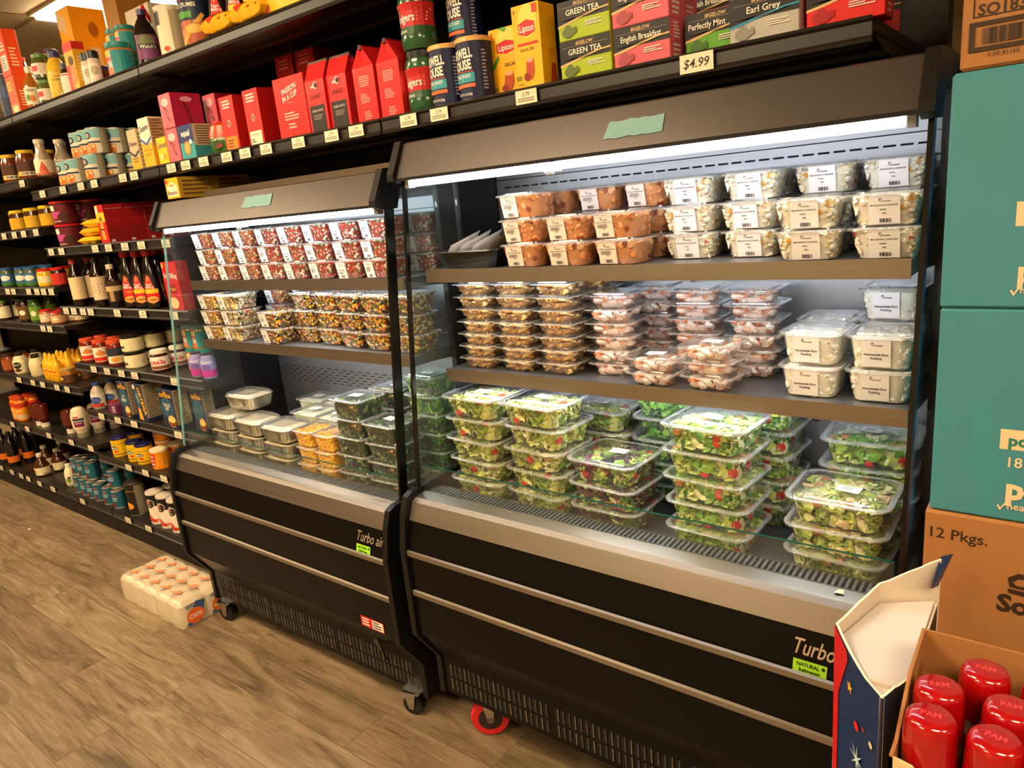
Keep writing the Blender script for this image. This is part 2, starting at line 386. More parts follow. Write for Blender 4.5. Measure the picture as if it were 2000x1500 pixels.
def shelf_board(unit, x0, x1, zt, depth_to=YB, level=0, base=False):
    mb = MB(); xa, xb = x0 + .004, x1 - .004
    mb.box(xa, xb, YF + .012, depth_to - .004, zt - .022, zt, SHELFM)
    # moulded front strip with a lip at top and bottom, leaning slightly back
    mb.prism([(YF + .012, zt), (YF + .002, zt + .003), (YF - .002, zt - .003), (YF + .003, zt - .008), (YF + .003, zt - .03), (YF - .003, zt - .035), (YF - .001, zt - .041), (YF + .012, zt - .042)], xa, xb, SHELFM)
    if not base:
        for q in (.33, .66): mb.box(xa + .03, xb - .03, YF + (depth_to - YF) * q - .03, YF + (depth_to - YF) * q, zt - .032, zt - .022, SHELFM)
        for x in (xa + .003, xb - .006): mb.prism([(YF + .03, zt - .022), (depth_to - .005, zt - .022), (depth_to - .005, zt - (.06 if level == 1 else .12)), (YF + .12, zt - .045)], x, x + .003, SHELFM)
    s = mb.build('shelf', unit)
    for px in TAGS.get(level, []):
        x = xat(px, YF, zt - .02)
        if x0 + .033 < x < x1 - .033: link('price_tag', TAGM, s, (x, YF - .004 if True else 0, zt - .019))
    return s
UNITS = [(-6.65, -5.375, ZL, 'shelving unit at the far left edge'), (-5.375, -4.10, ZL, 'shelving unit holding the yellow mustard bottles'),
         (-4.10, -2.83, ZU, 'shelving unit between the mustard bottles and the left cooler'), (-2.83, -1.57, ZU[:2], 'shelving unit rising behind the left cooler'), (-1.57, -.305, ZU[:2], 'shelving unit rising behind the right cooler')]
for k, (x0, x1, zs, ds) in enumerate(UNITS):
    u = tag(empty('shelving_unit', (0, 0, 0)), 'black metal gondola ' + ds, 'shelving unit', 'black gondola shelving run')
    mb = MB(); mb.box(x0 + .002, x1 - .002, YB, YB + .02, .1, 2.32, BLACKM); mb.build('back_panel', u)
    mb = MB(); mb.box(x0 - .0, x0 + .03, YB - .03, YB - .001, 0, 2.33, BLACKM)
    for i in range(38): mb.box(x0 + .011, x0 + .019, YB - .0305, YB - .03, .2 + i * .055, .23 + i * .055, SLOT)
    mb.build('upright', u)
    if k == 4:
        mb = MB(); mb.box(x1 - .03, x1 + .055, YB - .05, YB + .03, 0, 2.33, BLACKM); mb.build('upright', u)
    for lv, z in enumerate(zs):
        if lv == 7:
            shelf_board(u, x0, x1, z, level=7, base=True)
            mb = MB(); mb.box(x0 + .002, x1 - .002, YF + .015, YF + .03, .0, .1, BLACKM); mb.build('kick_plate', u)
        else: s = shelf_board(u, x0, x1, z, level=lv)
    if k == 4: link('price_tag', TAGP, s, (xat(1362, YF, 1.826), YF - .004, 1.826)).scale = (1.15, 1, 1.15)

# ================================================================== the two open coolers
def cooler(X0, X1, dz, z1, z2, ends, name_desc, big, logo_px, tape):
    R = empty('display_cooler', (0, 0, 0)); tag(R, name_desc, 'display cooler', 'open refrigerated display coolers')
    xa, xb = X0 + .022, X1 - .022
    D = lambda pts: [(y, z + dz) for y, z in pts]
    # body with slanted lower front
    mb = MB(); mb.prism(D([(1.262, .69), (1.238, .61), (1.236, .34), (1.312, .22), (1.312, .090), (1.86, .090), (1.86, .69)]), xa, xb, BLACK)
    b = mb.build('body_panel', R)
    # grille of upright slots along the base
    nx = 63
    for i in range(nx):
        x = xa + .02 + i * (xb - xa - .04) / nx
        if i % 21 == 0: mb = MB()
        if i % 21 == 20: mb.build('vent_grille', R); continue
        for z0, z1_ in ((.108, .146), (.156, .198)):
            mb.box(x, x + .009, 1.3112, 1.3119, z0 + dz, z1_ + dz, SLOT); mb.box(x + .009, x + .011, 1.3105, 1.3119, z0 + dz, z1_ + dz, '6b5a45' if i % 3 else '8d7a60')  # pale strips are highlights painted beside the flat black slots
    for z in (.588, .464):
        mb = MB(); mb.prism(D([(1.236, z), (1.230, z + .003), (1.230, z + .016), (1.236, z + .019)]), xa, xb, STEEL); mb.build('trim_rail', R)
    mb = MB(); mb.prism(D([(1.262, .69), (1.256, .69), (1.276, .738), (1.290, .747), (1.328, .752), (1.328, .742), (1.29, .735)]), xa, xb, STEEL); mb.build('front_ledge', R)
    # air grille: frame with bars
    mb = MB(); gz = .744 + dz
    mb.box(xa, xb, 1.338, 1.392, gz - .02, gz - .012, SLOT)
    mb.box(xa, xb, 1.338, 1.343, gz - .012, gz + .002, STEEL); mb.box(xa, xb, 1.387, 1.394, gz - .03, gz + .001, STEEL)
    nb = 96
    for i in range(nb): x = xa + i * (xb - xa) / nb; mb.box(x, x + .0062, 1.343, 1.387, gz - .004, gz, STEEL2)
    mb.build('air_grille', R)
    fz = .705 + dz
    mb = MB(); mb.box(xa, xb, 1.394, 1.80, fz - .015, fz, STEEL2); mb.build('deck', R)
    mb = MB(); mb.box(xa, xb, 1.331, 1.336, .7445 + dz, .826 + dz, GLASS); mb.box(xa, xb, 1.331, 1.336, .826 + dz, .8275 + dz, GREDGE); mb.build('guard_glass', R)
    # back wall with air slots
    mb = MB(); zt = 1.63 + dz; mb.box(xa, xb, 1.80, 1.83, fz - .015, zt, STEEL2)
    for i in range(34): x = xa + .03 + i * (xb - xa - .06) / 34; mb.box(x, x + .025, 1.799, 1.7999, 1.566 + dz, 1.5705 + dz, SLOT)
    mb.box(xa, xb, 1.7985, 1.7999, 1.590 + dz, 1.5925 + dz, SLOT)
    for zz, rows in ((z2 + .02, 6), (fz + .05, 5), (fz + .22, 6)):
        for r in range(rows):
            for i in range(24): x = xa + .02 + (i + .5 * (r % 2)) * (xb - xa - .06) / 24; mb.box(x, x + .024, 1.799, 1.7999, zz + r * .012, zz + .0028 + r * .012, SLOT)
    mb.build('back_wall', R)
    mb = MB(); mb.prism(D([(1.83, .69), (1.83, 1.66), (1.86, 1.66), (1.86, .69)]), xa, xb, BLACK); mb.build('rear_casing', R)
    # shelves: deck plate, front lip, LED tube beneath
    for zz in (z1, z2):
        yf = 1.435 if zz == z1 and big else 1.468
        mb = MB(); mb.box(xa + .01, xb - .01, yf + .002, 1.79, zz - .004, zz, STEEL2); mb.box(xa + .01, xb - .01, yf, yf + .004, zz - .032, zz + .004, STEEL)
        s = mb.build('shelf', R)
        for x in (xa + .012, xb - .016): mb = MB(); mb.prism([(yf + .006, zz - .004), (1.78, zz - .004), (1.78, zz - .05), (yf + .1, zz - .032), (yf + .006, zz - .030)], x, x + .004, STEEL2); mb.build('bracket', s)
        mb = MB(); mb.prism([(yf + .025 + .008 * math.cos(a), zz - .016 + .008 * math.sin(a)) for a in [k * math.pi / 3 for k in range(6)]], xa + .05, xb - .05, emis('shelf_led', COOL, L_SHELF)); mb.build('shelf_led', s)
    # hood
    mb = MB(); mb.prism(D([(1.376, 1.612), (1.42, 1.70), (1.425, 1.703), (1.86, 1.703), (1.86, 1.66), (1.60, 1.655), (1.45, 1.625), (1.40, 1.612)]), xa, xb, HOODM)
    mb.box(xa, xb, 1.374, 1.376, 1.606 + dz, 1.614 + dz, BLACKM)
    h = mb.build('hood', R)
    mb = MB(); yl, zl = 1.412, 1.600 + dz
    mid = xa + (xb - xa) * (.39 if big else .43)
    for q0, q1 in ((xa + .02, mid - .012), (mid + .012, xb - .025)):
        mb.prism([(yl + .010 * math.cos(a), zl + .010 * math.sin(a)) for a in [k * math.pi / 4 for k in range(8)]], q0, q1, emis('hood_led', COOL, L_HOOD))
    mb.build('led_tube', h)
    mb = MB(); CL = clear('clip_plastic', haze=.25, rough=.2)
    mb.box(mid - .02, mid + .02, yl - .014, yl + .014, zl - .014, zl + .012, CL, .003); mb.box(mid - .01, mid + .012, yl - .016, yl - .012, zl - .02, zl - .008, CL); mb.build('tube_clip', h)
    for x in (xa + .008, xb - .02): mb = MB(); mb.box(x, x + .013, yl - .012, yl + .012, zl - .012, zl + .014, 'c8c8cc'); mb.build('tube_cap', h)
    # end panels below, bracket plates above, glass in the middle
    for sx, xe in ((-1, X0), (1, X1)):
        x0_, x1_ = (xe, xe + .02) if sx < 0 else (xe - .02, xe)
        mb = MB(); mb.prism(D([(1.245, .71), (1.226, .61), (1.226, .335), (1.306, .215), (1.306, .088), (1.87, .088), (1.87, 1.66), (1.62, 1.66), (1.62, .78), (1.35, .765), (1.285, .765), (1.262, .755)]), x0_, x1_, BLACKM)
        e = mb.build('end_panel', R)
        mb = MB(); mb.prism(D([(1.368, 1.608), (1.368, 1.625), (1.412, 1.708), (1.47, 1.712), (1.87, 1.712), (1.87, 1.655), (1.47, 1.655), (1.45, 1.60), (1.40, 1.598)]), x0_ - .002, x1_ + .002, BLACKM); mb.build('hood_bracket', R)
        gx0, gx1 = (xe + .006, xe + .012) if sx < 0 else (xe - .012, xe - .006)
        mb = MB(); gp = D([(1.316, .765), (1.414, 1.60), (1.46, 1.655), (1.618, 1.655), (1.618, .78)])
        mb.prism(gp, gx0, gx1, GLASS); g = mb.build('side_glass', R)
        w = (.012 if big else .005) if sx < 0 else .030
        mb = MB(); mb.prism(D([(1.314, .767), (1.412, 1.60), (1.412 + w, 1.60), (1.314 + w, .767)]), gx0 - .0012, gx1 + .0012, pm('0b0c0c', .2, var=.05) if big or sx > 0 else pm('6f9c94', .2, var=.05)); mb.build('edge_band', g)
    # badge and stickers
    lx = xat(logo_px, 1.237, .66 + dz); mb = MB(); w_, h_ = .135, .05
    f = (w_, h_, lambda u, v, o: (lx + u * w_, 1.2375 - o * 2 + (0.03 if False else 0) + (.0) , .637 + dz + v * h_))
    # upper front leans back a little: follow it
    def fn(u, v, o):
        z = .630 + v * h_; return (lx + u * w_ * .88, 1.238 + (z - .61) * .3 - .0008 - o, z + dz)
    mb.deco((w_, h_, fn), [('t', 'Turbo air', .5, .5, .62, pm('d9cfc4', .25, .8, var=.03), {'sh': .3, 'w': 1.0, 'fit': 1, 'b': .01})]); mb.build('badge', b)
    def fn2(u, v, o): return (lx + .0 + u * .062, 1.2365 - .0008 - o, .6085 + (v - 1) * .0 + v * .024 + dz - .0 + 0)
    mb = MB(); mb.deco((.062, .024, lambda u, v, o: (lx + u * .062, 1.2372 + max(0, v * .024 + .606 - .61) * .3 - o - .0006, .606 + v * .024 + dz)),
        [('r', 0, 0, 1, 1, '9be02c'), ('t', 'NATURAL', .45, .68, .28, '14300a', {'w': .75, 'b': .03}), ('t', 'Refrigerant', .5, .26, .26, '14300a', {'w': .85, 'b': .03}), ('e', .9, .72, .05, .14, '14300a')]); mb.build('refrigerant_sticker', b)
    if not big:
        sxp = xat(706, 1.236, .36); tt = lambda u, v, o: (sxp + u * .105, 1.2352 - o, .342 + v * .036)
        mb = MB(); mb.deco((.105, .039, tt), [('r', 0, 0, 1, 1, 'c8261c'), ('l', .06, .15, .42, .85, 3, 'f0e8dc'), ('r', .5, .08, .97, .92, 'ece4d6'), ('l', .54, .2, .93, .8, 3, '3c3c3c')]); mb.build('warning_sticker', b)
        # torn-off corner flap at the base grille
        mb = MB(); x = xat(735, 1.30, .22); mb.add([(x - .0, 1.300, .262), (x + .085, 1.262, .22), (x + .075, 1.285, .19), (x - .02, 1.305, .222)], [(0, 1, 2, 3)], pm('2a211b', .3)); mb.build('vent_flap', b)
        mb = MB(); a0 = xat(425, 1.55, 1.70); a1 = X1 - .04
        mb.box(a0, a1, 1.50, 1.508, 1.7, 1.728, pm('8c7d6a', .35, .9, var=.05)); mb.build('rear_lip', h)
    # green masking tape on the hood
    ta, tb, zc = tape; nT = 9; V = []; rg = random.Random(3)
    def hp(x, z): return (x, 1.376 + (z - 1.612) * .5 - .0012 - rg.random() * .0012, z + dz)
    xs = [ta + (tb - ta) * i / nT for i in range(nT + 1)]
    for i, x in enumerate(xs):
        j = rg.uniform(-.002, .002); sk = .008 if i in (0,) else 0
        V += [hp(x, zc - .017 + j), hp(x + sk, zc + .017 + j)]
    mb = MB(); mb.add(V, [(2 * i, 2 * i + 2, 2 * i + 3, 2 * i + 1) for i in range(nT)], pm('7ea8aa', .8, var=.15, scale=60)); mb.build('masking_tape', h)
    # casters
    def caster(x, y, r, wheelm, rimm, top):
        e = empty('caster', (0, 0, 0)); e.parent = R; e.location = (x, y, 0)
        m = MB(); wdt = .018
        prof = [(r * .55, -wdt), (r * .93, -wdt), (r, -wdt * .6), (r, wdt * .6), (r * .93, wdt), (r * .55, wdt)]
        m.lathe(prof, wheelm, n=28); m.lathe([(r * .62, -wdt - .001), (r * .62, wdt + .001)], rimm, n=24); m.lathe([(r * .18, -wdt - .008), (r * .18, wdt + .008)], CHROME, n=10)
        o = m.build('wheel', e); o.location = (0, 0, r); o.rotation_euler = (math.pi / 2, 0, math.radians(14 if not big else 38))
        m = MB(); a = math.radians(14 if not big else 38)
        for sgn in (-1, 1):
            m.prism([(-.008, r - .010), (.008, r - .010), (.026, top), (-.020, top)], sgn * .024 - .002, sgn * .024 + .002, CHROME)
        m.box(-.03, .03, -.036, .036, top - .004, top, CHROME); f_ = m.build('fork', e); f_.rotation_euler = (0, 0, a + math.pi / 2)
    r = .037 if not big else .061; tp = .090 + dz
    wm, rm = (pm('0c0c0c', .35), pm('1a1a1a', .3)) if not big else (pm('d8262a', .4), pm('2a1d18', .5))
    fx = (X0 + .07, X1 - .082) if not big else (X0 + .13, X1 - .14)
    for x in fx: caster(x, 1.320 if not big else 1.378, r, wm, rm, tp); caster(x, 1.78, r, wm, rm, tp)
    return R
ZB1, ZB2, ZS1, ZS2 = 1.425, 1.135, 1.398, 1.165
DBIG, DSM = .06, 0.0
cooler(-2.755, -1.505, DSM, ZS1, ZS2, None, 'black open display cooler on small black casters, left of the two', False, 691, (-2.17, -2.01, 1.665))
cooler(-1.442, -.19, DBIG, ZB1, ZB2, None, 'black open display cooler on red wheeled casters, full of lettuce salads', True, 1548, (-.80, -.665, 1.655))
# ================================================================== food containers
def fm(h, rough=.35, bump=.3): return pm(h, rough, var=.16, scale=55, bump=bump, bscale=130, spec=.5)
_blob = None
def blob():
    "unit lump, 26 vertices"
    global _blob
    if _blob is None:
        V = [(0, 0, -1)] + [(math.sin(t) * math.cos(p), math.sin(t) * math.sin(p), -math.cos(t)) for t in (math.pi * .25, math.pi * .5, math.pi * .75) for p in [k * math.pi / 4 for k in range(8)]] + [(0, 0, 1)]
        F = [(0, 1 + (k + 1) % 8, 1 + k) for k in range(8)] + [(1 + r * 8 + k, 1 + r * 8 + (k + 1) % 8, 9 + r * 8 + (k + 1) % 8, 9 + r * 8 + k) for r in range(2) for k in range(8)] + [(17 + k, 17 + (k + 1) % 8, 25) for k in range(8)]
        _blob = (np.array(V), F)
    return _blob
def rotm(rg, tilt=math.pi):
    return np.array(Matrix.Rotation(rg.uniform(0, 6.28), 3, 'Z') @ Matrix.Rotation(rg.uniform(-tilt, tilt), 3, 'X') @ Matrix.Rotation(rg.uniform(-tilt, tilt), 3, 'Y'))
def lump(mb, c, sz, m, rg, jit=.15):
    V, F = blob(); A = V * np.array([s * rg.uniform(1 - jit, 1 + jit) for s in sz])
    A = A * (1 + np.array([[rg.uniform(-jit, jit)] for _ in range(len(A))]) * .6)
    mb.add(A @ rotm(rg).T + np.array(c), F, m, True)
def leaf(mb, c, nrm, r, m, rg, n=4, crump=.35):
    "crumpled leaf scrap roughly facing nrm"
    nv = (Vector(nrm) + Vector([rg.uniform(-.7, .7) for _ in range(3)])).normalized(); a = nv.orthogonal().normalized(); a.rotate(Matrix.Rotation(rg.uniform(0, 6.28), 3, nv)); b = nv.cross(a)
    V = []; el = rg.uniform(.45, .9); bend = rg.uniform(-.6, .6)
    for i in range(n + 1):
        for j in range(n + 1):
            u, v = 2 * i / n - 1, 2 * j / n - 1; k = math.sqrt(max(0, 1 - .45 * v * v)); 
            z = bend * u * u + rg.uniform(-crump, crump) * (.5 + abs(u))
            V.append(tuple(Vector(c) + a * (u * r * k) + b * (v * r * el * math.sqrt(max(0, 1 - .45 * u * u))) + nv * (z * r * .6)))
    mb.add(V, [(i * (n + 1) + j, (i + 1) * (n + 1) + j, (i + 1) * (n + 1) + j + 1, i * (n + 1) + j + 1) for i in range(n) for j in range(n)], m, True)
def bent(mb, c, R, r, arc, m, rg, n=5, taper=None, sides=6):
    "curved noodle / shrimp"
    M = rotm(rg); pts = []
    for i in range(n + 1):
        a = arc * (i / n - .5); pts.append(np.array((R * math.cos(a) - R, R * math.sin(a), 0)) @ M.T + np.array(c))
    mb.tube(pts, r, m, sides, taper)
class Tub:
    "rounded tapering tub: half sizes at rim, taper, height, corner radius"
    def __init__(s, hw, hd, h, r, tp, fl=.004, top=.935): s.hw, s.hd, s.h, s.r, s.tp, s.fl, s.top = hw, hd, h, r, tp, fl, top
    def at(s, z): k = s.tp + (1 - s.tp) * min(1, z / s.h); return s.hw * k, s.hd * k
    def spot(s, rg, inset=.004, top=.3, zmax=.92, edge=.9):
        "a point just inside a wall, or on the heap on top"
        if rg.random() < top:
            hw, hd = s.at(s.h * zmax); return (rg.uniform(-hw, hw) * .88, rg.uniform(-hd, hd) * .88, s.h * zmax * rg.uniform(.93, 1.02)), (0, 0, 1)
        z = rg.uniform(.06, zmax) * s.h; hw, hd = s.at(z); q = rg.random(); e = edge
        if q < .4: return (rg.uniform(-hw, hw) * e, -hd + inset, z), (0, -1, 0)
        if q < .75: return (hw - inset, rg.uniform(-hd, hd) * e, z), (1, 0, 0)
        if q < .88: return (-hw + inset, rg.uniform(-hd, hd) * e, z), (-1, 0, 0)
        return (rg.uniform(-hw, hw) * e, hd - inset, z), (0, 1, 0)
    def fill(s, mb, m, k=.95, z0=.002, z1=.86):
        a, b = s.at(z0), s.at(s.h * z1); r = s.r * .9
        mb.rr([(z0, a[0] * k, a[1] * k, r * k), (s.h * z1 * .7, s.at(s.h * z1 * .7)[0] * k, s.at(s.h * z1 * .7)[1] * k, r * k), (s.h * z1, b[0] * k, b[1] * k, r * k), (s.h * (z1 + .04), b[0] * k * .8, b[1] * k * .8, r * k * .8)], m, seg=3)
    def body_mesh(s, mat=None, rib=0):
        mb = MB(); a = s.at(0); r = s.r
        lev = [(.0015, a[0] * .5, a[1] * .5, r * .5), (0, a[0] * .93, a[1] * .93, r * .9), (.003, a[0], a[1], r)]
        for q in (.35, .7, .93): w, d = s.at(s.h * q); lev.append((s.h * q, w, d, r))
        lev += [(s.h * .935, s.hw + .002, s.hd + .002, r), (s.h * .955, s.hw + s.fl, s.hd + s.fl, r + s.fl * .5), (s.h * .945, s.hw + s.fl + .0005, s.hd + s.fl + .0005, r + s.fl * .5)]
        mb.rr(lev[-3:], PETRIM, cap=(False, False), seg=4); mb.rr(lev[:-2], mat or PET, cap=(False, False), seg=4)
        return mb.mesh('tub_body')
    def lid_mesh(s, mat=None, dome=.004, rings=True):
        mb = MB(); h = s.h; r = s.r; W_, D_ = s.hw + s.fl + .0012, s.hd + s.fl + .0012; r0 = r; r = r + s.fl * .5
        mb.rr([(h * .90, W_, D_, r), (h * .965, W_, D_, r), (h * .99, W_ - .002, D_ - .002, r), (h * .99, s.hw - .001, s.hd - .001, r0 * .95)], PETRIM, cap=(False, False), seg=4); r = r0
        mb.rr([(h * .99, s.hw - .001, s.hd - .001, r * .95), (h * .955, s.hw - .006, s.hd - .006, r * .85), (h * .955 + .001, s.hw - .010, s.hd - .010, r * .8), (h * .97 + dome, s.hw * .80, s.hd * .80, r * .6)], mat or PETLID, cap=(False, True), seg=4)
        return mb.mesh('lid')
def tub_label(w, h, y0, lean, lines, x=0, z=.03, paper='f4f1f2', swirl=True, right=None):
    mb = MB()
    def fn(u, v, o): zz = z + (v - .5) * h; return (x + (u - .5) * w, y0 - lean * zz - .0008 - o, zz)
    it = [('r', 0, 0, 1, 1, paper)]
    if swirl: it += [('e', .38, .84, .05, .06, '2b2b33'), ('e', .39, .83, .035, .04, paper), ('t', 'Townley', .56, .80, .07, '2b2b33', {'sh': .4})]
    mb.deco((w, h, fn), it + lines); return mb.mesh('paper_label')
T_DELI = Tub(.062, .060, .060, .026, .80); T_SHAL = Tub(.0605, .0585, .0345, .022, .74, .0055, .80); T_SAL = Tub(.093, .081, .0612, .028, .86, .0085, .84)
T_RICE = Tub(.060, .062, .0695, .024, .84); T_KALE = Tub(.0735, .062, .062, .02, .86, .0045, .88)
BASE = {}
def variants(key, n, make):
    if key not in BASE: BASE[key] = [make(random.Random(hash_(key) + 17 * i)) for i in range(n)]
    return BASE[key]
def hash_(s): return sum(ord(c) * (i + 3) for i, c in enumerate(s))
def food_mesh(kind, T):
    def mk(rg):
        mb = MB(); B = .9
        def scatter(n, f, **kw):
            for _ in range(n): c, nr = T.spot(rg, **kw); f(c, nr)
        if kind == 'buffalo':
            T.fill(mb, fm('d48c50', .3), .93, z1=.78); cs = [fm('e6a268', .3), fm('d88c4e', .3), fm('eeb684', .3)]
            scatter(70, lambda c, n: lump(mb, c, (.011, .009, .007), rg.choice(cs), rg, .35), inset=.0105, top=.4, zmax=.86)
            scatter(6, lambda c, n: lump(mb, c, (.009, .009, .006), fm('8a3f22'), rg), inset=.005, zmax=.86)
        elif kind == 'mac':
            T.fill(mb, fm('f5eedc', .3), .92, z1=.78); cs = [fm('faf4e4', .3), fm('f6ecd2', .3), fm('fdf9ee', .3), fm('f0dcae', .3)]
            scatter(170, lambda c, n: bent(mb, c, .0085, .0036, 2.6, rg.choice(cs), rg), inset=.0095, top=.38, zmax=.9)
            scatter(9, lambda c, n: lump(mb, c, (.006, .005, .003), fm(rg.choice(['c85a2c', 'e0a030', 'b8402a'])), rg), inset=.003)
        elif kind in ('salsa', 'salsadark', 'bean', 'beanrice', 'pasta'):
            pal = {'salsa': (['c8402c', 'b8342a', 'd9583a', 'c23a2e', 'e8ddc8', '4f7a34', 'd4c8b0'], '9c3422'), 'salsadark': (['b9562e', 'c86a34', 'a8482a', 'd8c8a8', 'c89038', '5c6e30'], '8a3d22'),
                   'bean': (['f0b820', 'f4c838', 'e8a818', '1e1614', '2a1c1a', 'c8322a', 'f0e4c0', '5a7a2c'], '6a4a1c'), 'beanrice': (['efe3c0', 'f4ecd4', 'e8c860', '2a1c1a', 'c8422e', 'f2e8d0', '6a8a3c'], 'b8a070'),
                   'pasta': (['e8b848', 'f0d070', 'b83a28', '2a2018', '6a8a30', 'f0e0b0'], '8a6a2c')}[kind]
            T.fill(mb, fm(pal[1]), .93, z1=.84); cs = [fm(h) for h in pal[0]]; s0 = .0042 if kind.startswith('salsa') else .0048
            scatter(330, lambda c, n: lump(mb, c, (s0 * rg.uniform(.8, 1.5), s0, s0 * .8), rg.choice(cs), rg, .25), inset=.0058, top=.3, zmax=.9)
        elif kind == 'chicken':
            T.fill(mb, fm('c89a58'), .80, z1=.5); cs = [fm('f0cc84', .3), fm('e4b464', .3), fm('f8e2b0', .3), fm('c89048', .3), fm('7c5026', .3)]
            def strip(c, n):
                M = rotm(rg, .5); V, F = blob(); A = V * np.array((rg.uniform(.014, .026), rg.uniform(.006, .009), .0045)); A[:, 2] += (A[:, 0] ** 2) * rg.uniform(-12, 12)
                mb.add(A @ M.T + np.array((c[0] * B, c[1] * B, min(c[2], T.h * .78))), F, rg.choice(cs), True)
            scatter(70, strip, inset=.012, top=.35, zmax=.8)
        elif kind == 'shrimp':
            T.fill(mb, fm('fbe2d4'), .70, z1=.35); cs = [fm('fde6d8', .2), fm('fcd8c2', .2), fm('fef6f0', .2)]; o = fm('f7945c', .22)
            def shr(c, n):
                M = rotm(rg, .8); R = .013; pts = []; c = np.array((c[0] * .84, c[1] * .84, min(c[2], T.h * .72)))
                for i in range(8): a = 3.6 * (i / 7 - .5); pts.append(np.array((R * math.cos(a), R * math.sin(a), 0)) @ M.T + c)
                m = rg.choice(cs); mb.tube(pts[:6], .0068, m, 7, [.8, 1, 1, .95, .8, .6]); mb.tube(pts[5:], .0045, o, 6, [.9, .6, 1.1])
                
            scatter(24, shr, inset=.014, top=.35, zmax=.72)
        elif kind == 'rice':
            T.fill(mb, fm('f8f4e4', .3), .945, z1=.86); cs = [fm('fbf8ee', .3), fm('f5efd6', .3), fm('fdfcf5', .3)]
            scatter(120, lambda c, n: lump(mb, c, (.008, .006, .006), rg.choice(cs), rg, .3), inset=.0085, top=.35, zmax=.9)
        elif kind == 'creamy':
            T.fill(mb, fm('e9ecd4', .3), .95, z1=.84); cs = [fm('f3f4e2', .3), fm('dfe6bc', .3), fm('cfdca0', .3)]
            scatter(90, lambda c, n: lump(mb, c, (.009, .006, .004), rg.choice(cs), rg, .3), inset=.004, top=.6, zmax=.9)
        elif kind == 'corn':
            T.fill(mb, fm('f4b428', .3), .93, z1=.84); cs = [fm('fcc838', .25), fm('f8ba24', .25), fm('fdd860', .25), fm('f0a81c', .25)]; rd = fm('c83c1e', .3)
            scatter(260, lambda c, n: lump(mb, c, (.0058, .0045, .0045), rd if rg.random() < .05 else rg.choice(cs), rg, .25), inset=.004, top=.3, zmax=.93)
        elif kind == 'kale':
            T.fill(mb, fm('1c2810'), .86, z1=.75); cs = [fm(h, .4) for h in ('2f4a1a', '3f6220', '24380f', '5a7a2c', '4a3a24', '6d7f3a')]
            scatter(170, lambda c, n: leaf(mb, c, n, rg.uniform(.009, .018), rg.choice(cs), rg, 3, .7), inset=.011, top=.3, zmax=.88)
            scatter(14, lambda c, n: lump(mb, c, (.005, .005, .003), fm(rg.choice(['9c2c24', 'd8c8a0', 'b8703c'])), rg), inset=.004)
        elif kind.startswith('salad') or kind == 'greens' or kind == 'caesar':
            pal = {'salad': ['d2d26c', 'bcc656', 'ecebb8', '9cb040', 'e2df94', '7f9c34'], 'saladred': ['8aae3a', '5d8a2c', 'b9cc62', '4a2430', '6a2c40', 'd4dc94'],
                   'greens': ['5c9a34', '7cb444', '3f7a28', '9ccc5c', '3a2a34', '6cae3c'], 'caesar': ['d0d468', 'bac850', 'e6e6a4', '9cb644', 'f0ecc4', '84a43c'], 'saladgreen': ['a8cc48', '7cb03a', 'd4e08c', '5c9430', 'e8eab4', 'c4d85c']}[kind]
            T.fill(mb, fm({'saladred': '3f4a1e', 'greens': '2c4a1c'}.get(kind, '66762a')), .70, z1=.55); cs = [fm(h, .35, .2) for h in pal]  # darker core: shade in the gaps between leaves is put into the colour
            nl = 150
            scatter(nl, lambda c, n: leaf(mb, c, n, rg.uniform(.014, .030), rg.choice(cs), rg, 4, .6), inset=.0175, top=.34, zmax=.76)
            tom = fm('cc2418', .15, 0); car = fm('f08030')
            k = {'salad': 4, 'saladred': 5, 'caesar': 0, 'greens': 0, 'saladgreen': 3}[kind]
            scatter(k, lambda c, n: lump(mb, c, (.0115, .0115, .0105), tom, rg, .04), inset=.010, top=.4, zmax=.8)
            if kind in ('salad', 'saladred'): scatter(26, lambda c, n: mb.tube([c, tuple(np.array(c) + np.array([rg.uniform(-.014, .014) for _ in range(3)]) * (1, 1, .4))], .0011, car, 4), inset=.005, top=.6, zmax=.88)
            if kind == 'saladred': scatter(8, lambda c, n: leaf(mb, c, n, .018, fm('6a2040'), rg, 3, .4), inset=.006)
            if kind == 'caesar' or kind == 'saladgreen':
                scatter(7, lambda c, n: mb.box(c[0] - .009, c[0] + .009, c[1] - .009, c[1] + .009, c[2] - .007, c[2] + .007, fm('c98a3c', .6), .002), inset=.012, top=.7, zmax=.84)
                scatter(6, lambda c, n: lump(mb, c, (.02, .009, .005), fm('e0c294', .4), rg), inset=.012, top=.8, zmax=.88)
        A = np.array(mb.V); z = np.clip(A[:, 2], .0012, T.h * T.top); q = T.tp + (1 - T.tp) * np.clip(z / T.h, 0, 1)
        hx, hy = T.hw * q * .972, T.hd * q * .972; x, y = np.abs(A[:, 0]) / hx, np.abs(A[:, 1]) / hy
        k = np.maximum(1, (x ** 7 + y ** 7) ** (1 / 7)) * np.where(x * y > .8, 1.0, 1.0)      # press everything inside the tub
        A[:, 0] /= k; A[:, 1] /= k; A[:, 2] = z; mb.V = [tuple(p) for p in A]
        return mb.mesh('food')
    return mk
KIND = {
    'buffalo': (T_DELI, 'food'), 'mac': (T_DELI, 'food'), 'salsa': (T_DELI, 'food')}
BODY = {}
def tub_set(T):
    k = id(T)
    if k not in BODY: BODY[k] = (T.body_mesh(), T.lid_mesh())
    return BODY[k]
LAB = {}
